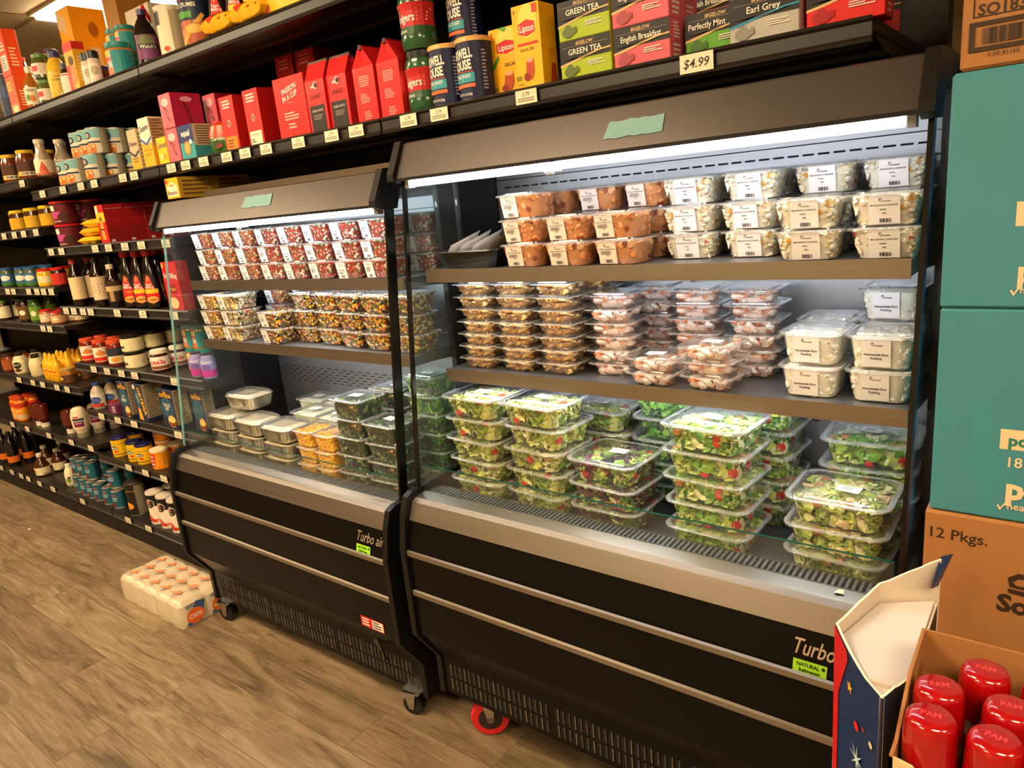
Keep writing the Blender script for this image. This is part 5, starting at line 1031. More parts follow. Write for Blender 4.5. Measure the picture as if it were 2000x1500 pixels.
# ---------- third shelf
Z = 1.672
yl = vessel([(.036, 0), (.041, .005), (.041, .075), (.036, .09), (.036, .094)], '4a2a14', [(.0375, .092), (.038, .106), (.034, .108)], 'e0bc24', (.0417, .01, .068, -55, 170, 'd8a41c', [('l', .3, .15, .8, .8, 4, 'a8781c')]))
for i, px in enumerate((18, 45, 74)): x = xat(px, 1.5, Z) + .041; row(yl, 'sauce_jar', x, Y0 + .045, Z, .09, .088, .108, ['left', 'middle', 'right'][i] + ' mustard yellow sauce jar with yellow lid', 'on third shelf', 'jar', 'yellow lidded jars', nd=2 if i < 2 else 1)
put(yl, 'sauce_jar', xat(0, 1.5, Z), Y0 + .1, Z, 'yellow lidded jar cut by the picture edge', 'jar', 'yellow lidded jars')
Z = 1.57
ch = vessel([(.048, 0), (.052, .004), (.056, .098), (.056, .10)], '4a1a20', [(.058, .098), (.059, .106), (.055, .108)], 'd01c24', (.0545, .006, .092, -60, 170, '6a1c28', [('r', .02, .25, .45, .62, 'c04a90'), ('r', .05, .66, .3, .95, 'f0e4d0'), ('e', .55, .3, .2, .25, '4a2014'), ('t', 'chocolate', .3, .1, .1, 'f0dcc8', {'w': .4})]))
x = xat(107, 1.5, Z) + .055; row(ch, 'frosting_tub', x, Y0 + .06, Z, .12, .12, .109, 'chocolate frosting tub with red lid', 'left of yellow bags', 'tub', 'chocolate frosting tubs', nz=2, nd=2)
pb3 = pillow('noodle', .19, .13, .038, 'f0b414', [('e', .3, .4, .22, .25, 'd8341c'), ('e', .65, .5, .16, .2, 'f6d84c')], 3)
for k in range(3): put(pb3, 'noodle_bag', xat(160, 1.5, Z) + [.03, .03, .05][k], 1.575 + [.0, .006, .03][k], Z + k * .0385, 'yellow noodle bag with red print, ' + ['lowest', 'middle', 'topmost'][k] + ' of three', 'bag', 'yellow noodle bags', rz=[.05, -.1, .2][k])
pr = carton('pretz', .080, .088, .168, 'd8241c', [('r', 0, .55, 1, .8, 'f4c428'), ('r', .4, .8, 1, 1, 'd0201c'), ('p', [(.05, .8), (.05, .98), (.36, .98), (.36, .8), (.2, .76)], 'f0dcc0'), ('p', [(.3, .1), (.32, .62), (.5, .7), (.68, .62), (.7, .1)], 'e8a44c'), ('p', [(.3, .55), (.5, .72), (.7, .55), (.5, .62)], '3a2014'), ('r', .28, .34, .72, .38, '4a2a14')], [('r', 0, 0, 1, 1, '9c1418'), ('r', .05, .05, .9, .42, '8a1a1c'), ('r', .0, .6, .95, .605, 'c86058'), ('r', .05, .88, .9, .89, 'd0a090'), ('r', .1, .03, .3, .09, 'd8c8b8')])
x = xat(198, 1.5, Z) + .04; row(pr, 'pretzel_box', x, Y0 + .045, Z, .09, .0905, .168, 'tall red wafer box', 'of the red file', 'carton', 'tall red wafer boxes', nd=5)
# ---------- fourth shelf
Z = 1.372
def jar(body, lidc, lab_c, deco, r=.036, h=.11): return vessel([(r * .9, 0), (r, .005), (r, h * .78), (r * .88, h * .86), (r * .86, h * .88)], body, [(r * .9, h * .86), (r * .92, h * .98), (r * .85, h)], lidc, (r * 1.015, h * .12, h * .7, -55, 170, lab_c, deco))
jA = jar('4a5a3c', '2c5a88', '3c6a94', [('e', .4, .6, .25, .25, 'e8e4d0'), ('r', 0, 0, 1, .2, '3c7a34')]); jB = jar('d8a020', 'c8201c', 'f0b81c', [('r', .15, .2, .7, .85, 'f0dcae'), ('l', .2, .3, .65, .8, 3, '6a4a14')], .042, .095); jC = jar('2c1a14', 'c8201c', 'c82c24', [('l', .2, .3, .8, .8, 3, 'f0dcc0')], .036, .10)
for i, px in enumerate((0, 28, 46)): row(jA, 'pickle_jar', xat(px, 1.5, Z) + .036, Y0 + .04, Z, .08, .08, .11, ['edge', 'left', 'right'][i] + ' blue labelled pickle jar', 'on fourth shelf', 'jar', 'blue labelled jars', nd=2 if i else 1)
x = xat(70, 1.5, Z) + .042; row(jB, 'mustard_tub', x, Y0 + .045, Z, .09, .09, .095, 'yellow mustard tub with red lid', 'on fourth shelf', 'jar', 'red lidded mustard tubs', nd=2)
x = xat(100, 1.5, Z) + .03; put(jC, 'sauce_jar', x - .01, Y0 + .04, Z, 'dark jar with red and white label at left board end', 'jar')
Z = 1.275
def tallb(capc, labc, deco, body='1c0c08', r=.034, h=.235, z0=.15, z1=.62): return vessel([(r * .9, 0), (r, .006), (r, h * .62), (r * .8, h * .74), (r * .42, h * .86), (r * .4, h * .9)], body, [(r * .46, h * .89), (r * .48, h * .99), (r * .4, h)], capc, (r * 1.015, h * z0, h * z1, -60, 160, labc, deco))
b1 = tallb('a83a2c', 'e8cc9c', [('l', .3, .2, .8, .9, 7, 'b89468'), ('r', .0, .45, .08, .7, 'c83c2c')]); b2 = tallb('2a2020', 'dcc4a0', [('r', 0, .75, .12, 1, 'c82c2c'), ('l', .15, .3, .4, .7, 4, '8a3c2c'), ('l', .5, .3, .8, .7, 4, '8a3c2c')]); b3 = tallb('d8c8a8', '3a2418', [('r', 0, .5, 1, .75, 'c8a874'), ('r', .3, 0, .5, .5, 'b08c58')], h=.20)
C(b1, 'sauce_bottle', 142, Z, .068, .068, 'dark sauce bottle with plain cream label', 'bottle', 'dark sauce bottles on the fourth shelf', nd=2, h=.23, where='left')
C(b2, 'sauce_bottle', 184, Z, .068, .068, 'dark sauce bottle with red cornered label', 'bottle', 'dark sauce bottles on the fourth shelf', nd=3, h=.23, where='middle')
C(b3, 'sauce_bottle', 211, Z, .068, .068, 'dark sauce bottle with brown label', 'bottle', 'dark sauce bottles on the fourth shelf', nd=2, h=.23, where='right')
for i, px in enumerate((236, 257, 279)): row(syrA if i == 0 else syrB, 'syrup_bottle', xat(px, 1.5, Z) + .042, Y0 + .045, Z, .09, .09, .25, 'red labelled syrup bottle', 'of ' + ['left', 'middle', 'right'][i] + ' file beside the cooler', 'bottle', 'syrup bottles beside the cooler', nd=2)
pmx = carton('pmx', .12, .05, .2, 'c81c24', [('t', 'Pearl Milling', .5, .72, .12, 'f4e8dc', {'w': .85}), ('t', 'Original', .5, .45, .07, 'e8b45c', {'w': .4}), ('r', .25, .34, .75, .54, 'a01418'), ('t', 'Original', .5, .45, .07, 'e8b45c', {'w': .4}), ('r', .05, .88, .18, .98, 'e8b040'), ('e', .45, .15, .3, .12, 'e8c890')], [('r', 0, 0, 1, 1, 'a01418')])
C(pmx, 'pancake_mix_box', 331, Z, .13, .05, 'red pancake mix box seen through the cooler glass', Y=1.507)
# ---------- fifth shelf
Z = 1.172
cols = [('3a1a10', '5a8a34', 'e0d4a8', 'green labelled'), ('2a1812', '1c1814', '6a4a24', 'dark labelled'), ('3c5a24', '2a4a1c', '6a9a34', 'leaf green'), ('a86a3c', 'c8242c', 'e0c8a4', 'small red lidded'), ('8a4a24', 'c8242c', 'd8a878', 'squat red lidded'), ('7a4418', 'b8a888', 'e8d0a4', 'honey brown')]
for i, (px, r, h) in enumerate(((-6, .034, .12), (34, .036, .13), (57, .032, .13), (74, .034, .075), (95, .036, .07), (106, .036, .09))):
    b, l_, lc, nm = cols[i]; row(jar(b, l_, lc, [('l', .2, .3, .8, .8, 3, '4a3a24'), ('e', .4, .5, .15, .2, 'f0e4c0')], r, h), 'condiment_jar', xat(px, 1.5, Z) + r, Y0 + r + .004 + (.09 if i == 5 else 0), Z, .08, .08, h, nm + ' jar', 'on fifth shelf', 'jar', 'jars on the fifth shelf', nd=2 if i not in (5,) else 1)
Z = .98
jm = jar('7a2410', 'd8502c', 'f0e0d0', [('p', [(.2, .5), (.5, .85), (.8, .5), (.5, .4)], 'e08a3c'), ('r', .1, .05, .9, .32, 'e0341c')], .036, .125); jd = jar('7a2410', 'd8502c', '2c3440', [('r', .1, .02, .95, .48, 'f0e4cc'), ('e', .5, .25, .2, .18, 'e8a02c')], .037, .13)
C(jm, 'jam_jar', 158, Z, .072, .072, 'apricot jam jar with orange lid', 'jar', 'jam jars', nd=2, h=.12, where='left')
C(jm, 'jam_jar', 183, Z, .072, .072, 'apricot jam jar with orange lid', 'jar', 'jam jars', nd=2, h=.12, where='right')
C(jd, 'jam_jar', 210, Z, .074, .074, 'amber jam jar with dark label', 'jar', 'jam jars', nd=2, h=.12, where='beside stacked tubs')
nut = vessel([(.046, 0), (.049, .004), (.049, .062), (.047, .066)], 'dccf9c', [(.048, .064), (.0495, .068), (.0495, .078), (.046, .08)], '1c1814', (.0497, .006, .060, -60, 190, 'e8dcae', [('t', 'nuts', .2, .4, .3, '1c1a20', {'w': .25, 'b': .04}), ('l', .5, .2, .8, .7, 3, 'b8a878')]))
x = xat(237, 1.5, Z) + .05; row(nut, 'spread_tub', x, Y0 + .052, Z, .1, .101, .0805, 'cream tub with black lid', 'beside the hazelnut spread', 'tub', 'cream tubs with black lids', nz=2, nd=3)
nu = vessel([(.034, 0), (.04, .005), (.042, .05), (.04, .078), (.034, .085)], '3a1a10', [(.036, .084), (.0365, .10), (.033, .102)], 'f0e8d8', (.0425, .012, .072, -60, 160, 'f0e4d8', [('t', 'nutella', .4, .62, .36, 'c8242c', {'w': .7, 'b': .03}), ('r', .1, .05, .9, .3, '8a5030')]))
x = xat(289, 1.5, Z) + .042; row(nu, 'hazelnut_spread_jar', x, Y0 + .045, Z, .09, .09, .1, 'hazelnut spread jar with white lid', 'near the cooler glass', 'jar', 'hazelnut spread jars', nd=3)
for i, px in enumerate((338, 356)): row(pbS, 'peanut_butter_jar', xat(px, 1.5, Z), Y0 + .12, Z, .08, .08, .105, ['left', 'right'][i] + ' peanut butter jar', 'seen through the cooler glass', 'jar', 'teal lidded peanut butter jars', nz=2)
wel = vessel([(.026, 0), (.03, .006), (.031, .07), (.026, .095), (.02, .1)], 'a89ac8', [(.021, .1), (.022, .106), (.018, .108)], '3a3448', (.0318, .01, .09, -65, 150, '9a90d0', [('r', 0, 0, 1, .35, 'd0309c'), ('t', "Welch's", .45, .78, .16, 'f4f0f4', {'w': .7, 'sh': .2}), ('e', .4, .5, .25, .18, '7a5ab0')]))
for i, px in enumerate((370, 392)): put(wel, 'grape_jelly_bottle', xat(px, 1.5, Z) + .01, Y0 + .04, Z, 'purple grape jelly bottle behind the cooler glass, ' + ['left', 'right'][i] + ' one', 'bottle', 'purple grape jelly bottles')
# ---------- sixth shelf
Z = .838
mu = vessel([(.034, 0), (.041, .01), (.042, .075), (.032, .105), (.02, .112)], 'e4d4a4', [(.022, .112), (.023, .132), (.02, .134)], '2a2218', (.0428, .012, .085, -70, 110, 'e8dab0', [('e', .45, .62, .3, .3, '1c1814'), ('t', 'MAYO', .45, .66, .14, 'f0e8d0', {'w': .4}), ('e', .45, .2, .26, .13, '4a3420')]))
row(mu, 'mayonnaise_bottle', xat(24, 1.5, Z) + .042, Y0 + .045, Z, .09, .09, .13, 'cream bottle with dark oval label', 'left of yellow mustards', 'bottle', 'cream oval label bottles', nd=2)
row(mu, 'mayonnaise_bottle', xat(53, 1.5, Z) + .042, Y0 + .05, Z, .09, .09, .13, 'cream bottle turned sideways', 'left of yellow mustards', 'bottle', 'cream oval label bottles', nd=2, rz=2)
ymb = vessel([(.024, 0), (.029, .008), (.029, .08), (.024, .105), (.014, .12), (.011, .128)], 'f2b410', [(.013, .127), (.011, .145), (.004, .158)], 'f2b410', (.0296, .03, .085, -70, 120, 'f2b410', [('e', .4, .65, .2, .25, 'd8341c'), ('e', .42, .7, .14, .15, 'f6d040'), ('e', .45, .15, .22, .12, 'e8901c')]))
x = xat(83, 1.5, Z) + .03; row(ymb, 'mustard_bottle', x, Y0 + .034, Z, .062, .062, .158, 'yellow mustard bottle', 'beside honey', 'bottle', 'yellow mustard squeeze bottles', nx=3, nd=4)
hny = vessel([(.034, 0), (.04, .006), (.04, .05), (.035, .064), (.034, .068)], 'a8641c', [(.036, .067), (.037, .08), (.033, .082)], 'b08c50', (.0408, .01, .046, -60, 160, '5a3c24', [('r', 0, 0, .35, 1, '3a2a1c'), ('e', .18, .5, .12, .3, 'e8b45c')]))
row(hny, 'honey_jar', xat(114, 1.5, Z) + .042, Y0 + .045, Z, .09, .09, .08, 'squat honey jar with tan lid', 'at the end of sixth shelf', 'jar', 'squat honey jars', nd=3, nx=1)
row(jar('7a3818', '3a2014', 'a8542c', [], .04, .11), 'sauce_jar', xat(4, 1.5, Z) + .0, Y0 + .05, Z, .09, .09, .11, 'reddish brown jar', 'left of cream bottles', 'jar', 'reddish jars', nd=2)
# Mexican kit boxes
Z = .725
def kit(key, w, d, h, lines, rot=0):
    f = [('e', .5, .52, .42, .26, '3c7084'), ('e', .5, .52, .38, .235, '2c5468')] if not rot else [('e', .35, .62, .28, .26, '2c5468')]
    if not rot: f += [('t', 'ORTEGA', .5, .85, .095, 'f4b41c', {'w': .84, 'fit': 1, 'b': .03}), ('e', .5, .935, .1, .03, 'e0842c')] + [('t', t, .5, .60 - .1 * i, .085, 'f0ece0', {'w': .5, 'b': .02}) for i, t in enumerate(lines)] + [('e', .68, .18, .28, .16, 'e0a850'), ('e', .7, .14, .26, .10, '7a3c1c'), ('e', .66, .22, .22, .08, 'f4cc78')]
    else: f += [('t', 'ORTEGA', .78, .55, .14, 'f4b41c', {'rot': -78, 'w': 1.6, 'b': .03}), ('t', 'TACO', .38, .62, .07, 'f0ece0', {'rot': -78}), ('p', [(.2, .05), (.6, .02), (.5, .32), (.25, .38)], 'e8a838'), ('r', .1, .86, .35, .97, 'e8d8cc')]
    return carton(key, w, d, h, '22304c', f, [('r', 0, .1, 1, 1, 'a89878'), ('l', .1, .12, .9, .95, 16, '5a5040')])
C(kit('k1', .10, .07, .185, ['10', 'SHELLS']), 'taco_kit_box', 242, Z, .10, .07, 'dark blue taco shell box, leftmost of three')
C(kit('k2', .095, .10, .185, [], 1), 'taco_kit_box', 272, Z, .095, .10, 'dark blue taco box with sideways lettering, middle of three')
C(kit('k3', .13, .07, .18, ['TACO', 'KIT']), 'taco_kit_box', 322, Z, .13, .07, 'dark blue taco kit box with large taco, rightmost of three')
C(kit('k4', .10, .05, .185, []), 'taco_kit_box', 385, Z, .10, .05, 'dark blue box behind the cooler glass at shelf end', Y=1.53)
C(carton('pp', .09, .05, .05, '6a2c50', [('l', .5, .2, .95, .8, 3, 'e8d0dc')]), 'seasoning_box', 214, Z, .09, .05, 'small purple box left of taco boxes')
lowb = tallb('2c4c94', 'e8dcc8', [('e', .4, .5, .3, .3, '2c4c94'), ('r', .1, 0, .8, .25, 'c83c2c')], 'b8a890', .034, .14, .1, .6)
C(lowb, 'sauce_bottle', 179, Z, .068, .068, 'white and blue sauce bottle', 'bottle', 'white and blue sauce bottles', nd=3, h=.14, where='left end of taco shelf')
# ---------- seventh shelf
Z = .515
spr = vessel([(.03, 0), (.034, .006), (.034, .12), (.028, .135)], 'e88a1c', [(.03, .134), (.03, .155), (.027, .157)], 'c84a1c', (.0345, .008, .118, -60, 180, 'f0941c', [('r', 0, .72, 1, 1, 'c8341c'), ('e', .5, .2, .3, .16, 'd8b090'), ('t', 'SPRAY', .4, .55, .12, 'f4dc9c', {'w': .5})]))
row(spr, 'spray_can', xat(22, 1.5, Z) + .034, Y0 + .038, Z, .075, .075, .157, 'orange spray can with red top', 'in lower left corner', 'can', 'orange spray cans', nx=2, nd=2)
inv = vessel([(.022, 0), (.024, .002), (.024, .026), (.02, .03), (.035, .05), (.036, .12), (.03, .14)], '5a1a10', [(.0245, 0), (.0245, .026)], 'e8dcc4', None)
row(inv, 'ketchup_bottle', xat(62, 1.5, Z) + .03, Y0 + .04, Z, .08, .08, .14, 'upside-down ketchup bottle with white cap', 'beside garlic mayonnaise', 'bottle', 'upside-down ketchup bottles', nx=2, nd=1)
may = vessel([(.028, 0), (.03, .002), (.031, .028), (.03, .034), (.041, .055), (.043, .13), (.034, .165), (.02, .175)], 'ecdcb8', [(.0315, 0), (.0315, .030)], '8a8270', (.0436, .06, .13, -65, 120, 'ecdcb8', [('r', .2, .62, .9, .8, '26304c'), ('r', .25, .1, .85, .56, '7a2448'), ('t', 'GARLIC', .55, .42, .12, 'f0d8e0', {'w': .5}), ('r', .3, .86, .6, .98, 'd0302c')]))
row(may, 'mayonnaise_bottle', xat(141, 1.5, Z) + .04, Y0 + .045, Z, .09, .09, .17, 'garlic mayonnaise squeeze bottle', 'on seventh shelf', 'bottle', 'garlic mayonnaise bottles', nd=3)
row(inv, 'ketchup_bottle', xat(118, 1.5, Z) + .03, Y0 + .05, Z, .08, .08, .14, 'dark red upside-down bottle', 'left of garlic mayonnaise', 'bottle', 'upside-down ketchup bottles', nd=2)
Z = .47
yt = can('yt', .04, .105, 'f2c010', [('r', 0, .74, 1, .77, '3a6a4c'), ('e', .3, .52, .2, .12, '16161a'), ('t', 'BINGO', .3, .52, .13, 'f4f0e4', {'w': .34, 'b': .03}), ('e', .4, .3, .1, .06, 'd8342c'), ('r', 0, .1, 1, .14, '20304c')], cap='1c1a4c', rim='e0b010')
for i, px in enumerate((214, 244, 262)): row(yt, 'drink_powder_tub', xat(px, 1.5, Z) + .041, Y0 + .044, Z, .09, .09, .105, ['left', 'middle', 'right'][i] + ' yellow tub with dark blue lid', 'on eighth shelf', 'tub', 'yellow tubs with dark blue lids', nd=1 if i else 2)
oc = can('ocn', .043, .10, 'f0961c', [('p', [(.04, .12), (.30, .12), (.36, .92), (.04, .92)], 'c8241c'), ('t', 'WIN', .19, .76, .13, 'f4ecdc', {'w': .22, 'b': .03}), ('t', 'BING', .19, .52, .13, 'f4ecdc', {'w': .22, 'b': .03}), ('t', 'POWDER', .19, .28, .12, 'f4ecdc', {'w': .24, 'b': .03}), ('l', .6, .2, .8, .8, 6, 'b87420')], cap='f0d8b0', rim='e09020', mid=-55)
row(oc, 'baking_powder_can', xat(291, 1.5, Z) + .044, Y0 + .045, Z, .09, .09, .10, 'orange can with red label', 'right column on eighth shelf', 'can', 'orange cans with red labels', nd=4, nz=1)
row(oc, 'baking_powder_can', xat(268, 1.5, Z) + .04, Y0 + .135, Z, .09, .09, .1006, 'orange can with red label', 'left column on eighth shelf', 'can', 'orange cans with red labels', nd=3, nz=2)
# ---------- base shelf
Z = .14
tc = can('tc', .036, .105, '1f6074', [('r', 0, 0, 1, .03, 'b8b4a8'), ('r', .18, .74, .42, .84, 'a8584c'), ('t', 'Dark Red', .32, .62, .10, 'd8ece8', {'w': .28}), ('t', 'Kidney', .32, .5, .10, 'd8ece8', {'w': .28}), ('e', .22, .2, .14, .16, '7a2c24'), ('e', .18, .26, .05, .06, 'b04a34'), ('r', .7, 0, 1, 1, '144450')], mid=-60)
for i, px in enumerate((142, 155, 168, 181, 199, 217)): row(tc, 'bean_can', xat(px, 1.5, Z) + .036, Y0 + .04, Z, .08, .076, .105, f'teal bean can', f'in {NTH[i]} lower file', 'can', 'teal bean cans on the base shelf', nd=2)
for i, px in enumerate((133, 146, 161, 206)): row(tc, 'bean_can', xat(px, 1.51, Z + .105) + .034, Y0 + .06, Z + .1056, .08, .076, .105, f'teal bean can', f'in {NTH[i]} upper file', 'can', 'teal bean cans on the base shelf', nd=2)
vin = vessel([(.038, 0), (.044, .008), (.045, .07), (.03, .10), (.017, .12), (.016, .13)], '4a2410', [(.0175, .128), (.018, .148), (.015, .15)], 'e4d8bc', (.0458, .012, .062, -60, 160, 'ecdcb0', [('e', .15, .3, .08, .25, '4a8a34'), ('e', .15, .6, .1, .2, 'd8542c'), ('l', .35, .3, .9, .85, 4, '9a8460'), ('b', .6, .05, .9, .25, '3a3024')]))
row(vin, 'vinegar_bottle', xat(64, 1.5, Z) + .045, Y0 + .05, Z, .1, .1, .15, 'amber vinegar bottle with white cap', 'at base shelf', 'bottle', 'amber vinegar bottles', nd=2)
row(vin, 'vinegar_bottle', xat(44, 1.5, Z) + .035, Y0 + .14, Z, .1, .1, .15, 'amber vinegar bottle turned backwards', 'behind on base shelf', 'bottle', 'amber vinegar bottles', nd=2, rz=1)
wine = tallb('1c1410', 'e0701c', [('l', .3, .3, .7, .7, 3, 'a84a14')], '120a0a', .036, .24, .12, .3)
for i, px in enumerate((-2, 14)): row(wine, 'cooking_wine_bottle', xat(px, 1.5, Z) + .036, Y0 + .04, Z, .08, .09, .24, ['left', 'right'][i] + ' tall black bottle with orange label', 'on base shelf', 'bottle', 'tall black bottles', nd=2)
lem = vessel([(.026, 0), (.03, .006), (.03, .09), (.02, .11), (.014, .12)], 'e8dfb4', [(.016, .119), (.016, .136), (.013, .138)], 'f0e8d0', (.0306, .02, .08, -60, 150, 'f0e8c8', [('e', .4, .3, .2, .25, '7a9a34'), ('e', .5, .6, .12, .12, '2a2a2a')]))
row(lem, 'lemon_juice_bottle', xat(121, 1.5, Z) + .0, Y0 + .06, Z, .07, .08, .138, 'pale lemon juice bottle', 'left of the teal cans', 'bottle', 'pale lemon juice bottles', nd=2)
x = xat(250, 1.5, Z); put(can('crumb', .047, .185, '241a18', [('r', 0, .8, 1, .815, 'c8a848'), ('e', .3, .3, .2, .12, 'e89a2c'), ('e', .2, .22, .14, .1, 'e0581c'), ('r', .0, .06, 1, .1, '14100e'), ('r', .6, 0, 1, 1, '8a7e68'), ('l', .64, .05, .96, .94, 14, '4a4234')], cap='3a3028', rim='8a8474', mid=-75, span=230), 'canister', x + .03, Y0 + .05, Z, 'dark canister with orange food picture on base shelf', 'canister')
wc = can('wc', .044, .175, 'f0e4d0', [('r', 0, .62, 1, 1, '16120f'), ('e', .36, .7, .17, .17, 'ece0cc'), ('e', .36, .7, .15, .15, '16120f'), ('e', .36, .72, .11, .11, 'ece0cc'), ('e', .40, .72, .11, .09, '16120f'), ('e', .34, .75, .04, .04, 'd8242c'), ('t', 'salt', .38, .63, .04, 'c8c020', {'w': .15}), ('e', .25, .2, .12, .11, 'd84a2c'), ('e', .4, .12, .14, .06, 'c8341c'), ('e', .55, .14, .1, .03, 'e07848')], cap='d8ccb8', rim='e8dcc8', mid=-70, span=200)
row(wc, 'salt_canister', xat(289, 1.5, Z) + .044, Y0 + .046, Z, .108, .092, .175, 'white canister with black ringed top', 'on base shelf by cooler', 'canister', 'white and black canisters', nx=3, nd=2)
# ================================================================== stacked cases at the right
def pt(px, py, Y):
    d = np.array(ROT) @ np.array((px - 1000, -(py - 750), -FPX)); t = Y / d[1]; return EYE[0] + t * d[0], EYE[2] + t * d[2]
def case(name, x0, x1, y0, y1, z0, z1, mat, label, cat='cardboard case', group=None, deco=(), ldeco=(), bev=.004):
    w, d, h = x1 - x0, y1 - y0, z1 - z0; mb = MB(); mb.box(-w / 2, w / 2, -d / 2, d / 2, 0, h, mat, bev)
    fr = (1.0, 1.0, lambda u, v, o: (u - (x0 + x1) / 2, -d / 2 - o, v - z0))      # printed in metres of the scene: (x, z)
    mb.deco(fr, deco)
    if ldeco: mb.deco((1.0, 1.0, lambda u, v, o: (-w / 2 - o, u - (y0 + y1) / 2, v - z0)), ldeco)
    return tag(mb.build(name, None, ((x0 + x1) / 2, (y0 + y1) / 2, z0)), label, cat, group)
INK = '3a2a1e'; YC = 1.235
def bx(p0, p1, Y=YC):
    a, b = pt(*p0, Y), pt(*p1, Y); return a[0], b[1], b[0], a[1]
def T(txt, cx, cy, hpx, col, o=None, Y=YC):
    x, z = pt(cx, cy, Y); h = abs(pt(cx, cy - hpx / 2, Y)[1] - pt(cx, cy + hpx / 2, Y)[1]); return ('t', txt, x, z, h, col, o or {})
xa_, za_ = pt(1897, 40, YC); x9 = .28
zb0 = 1.7075
def zz_(px, py): return pt(px, py, YC)[1]
xl = pt(1900, 40, YC)[0]
d1 = [T('SQ183', 1958, 11, 23, INK, {'b': .03}), ('r', xl, zz_(1900, 37), x9 - .1, zz_(1900, 37) + .0015, INK), ('r', xl, zz_(1900, 37), xl + .002, 2.0, INK)]
zt_, zq_ = zz_(1897, 46), zz_(1897, 104)
d1 += [('r', xl - .003, zt_ - .006, x9 - .1, zt_, INK), ('r', xl - .003, zq_, x9 - .1, zq_ + .006, INK), ('r', xl - .003, zq_, xl + .004, zt_, INK), ('b', xl + .012, zq_ + .009, xl + .10, zt_ - .009, '6a4a34'), ('b', xl + .02, zq_ + .009, xl + .10, zt_ - .009, INK), T('0 00 41165', 1960, 101, 9, INK, {'b': .005})]
case('cardboard_case', -.143, x9, YC, YC + .30, zb0, 2.05, KRAFT, 'brown cardboard case with large barcode, topmost of the right stack', group='case stack beside the right cooler', deco=d1)
CR = 'e6c9a0'; TD = '2e7c6c'
def pill(p0, p1, Y=YC):
    a = bx(p0, p1, Y); return ('r', a[0], min(a[1], a[3]), a[2] + .12, max(a[1], a[3]), CR)
def check(cx, cy):
    x, z = pt(cx, cy, YC); s = .006; return ('p', [(x - s, z), (x - s * .6, z + s * .3), (x - s * .2, z - s * .5), (x + s, z + s * 1.4), (x + s * 1.2, z + s * 1.2), (x - s * .2, z - s * 1.2)], CR)
case('popcorn_case', -.151, x9, YC, YC + .36, 1.3775, 1.7065, TEALC, 'teal cardboard case, upper one of the two', group='case stack beside the right cooler',
     deco=[pill((1987, 394), (2000, 441)), T('p', 2006, 528, 44, CR, {'b': .03}), check(1982, 568), T('he', 2003, 566, 13, CR)])
case('popcorn_case', -.150, x9, YC + .002, YC + .362, 1.0475, 1.3765, TEALC, 'teal cardboard case, lower one standing on brown case', group='case stack beside the right cooler',
     deco=[pill((1955, 838), (2000, 882)), T('po', 1990, 862, 22, TD, {'b': .04}), T('18', 1983, 904, 20, CR), T('p', 1983, 955, 42, CR, {'b': .04}), check(1955, 988), T('hea', 1984, 990, 14, CR)])
case('cardboard_case', -.155, x9, YC, YC + .38, .62, 1.0465, KRAFT, 'orange brown case printed 12 Pkgs under the teal cases', group='case stack beside the right cooler',
     deco=[T('12 Pkgs.', 1872, 1046, 21, INK, {'b': .012}), T('So', 1978, 1180, 34, INK, {'b': .04})] + [('p', [pt(1968, 1128, YC), pt(1990, 1120, YC), pt(2020, 1128, YC), pt(2020, 1137, YC), pt(1990, 1131, YC), pt(1978, 1137, YC), pt(1985, 1144, YC), pt(2020, 1150, YC), pt(2020, 1158, YC), pt(1972, 1146, YC)], INK), ('p', [pt(1968, 1148, YC), pt(2020, 1161, YC), pt(2020, 1171, YC), pt(1970, 1157, YC)], INK)])
case('cardboard_case', -.15, x9, YC + .004, YC + .38, .0, .6195, KRAFT, 'large brown case on the floor, bottom of the right stack', group='case stack beside the right cooler')
# blue case added beside the glass end to give it something to reflect
zf = zat(1815, 800, 1.80)
case('reflected_case', -.163, .2, 1.63, 1.965, 0, 1.74, P('58a8e8'), 'tall blue case with white flyer, added for the side glass to reflect', ldeco=[('r', 1.66, zf - .13, 1.95, zf + .03, 'dfe6ea'), ('r', 1.67, zf - .052, 1.94, zf - .048, '3a78b0'), ('t', 'PRODUCTS', 1.80, zf - .008, .028, '3a5a88', {'b': .02}), ('t', 'PRICES', 1.80, zf - .085, .032, '3a5a88', {'b': .02}), ('r', 1.65, 1.5, 1.95, 1.54, '7ab8d8'), ('r', 1.65, .95, 1.95, 1.0, 'c8dce4')])
cup = vessel([(.05, 0), (.055, .01), (.052, .13), (.04, .16)], pm('c8bda4', .2, var=.2, scale=30), [(.042, .158), (.043, .19), (.038, .195)], 'd8ccb0')
put(cup, 'plastic_jar', -.128, 1.70, 1.741, 'cloudy plastic jar on the blue case behind the brown case', 'jar')
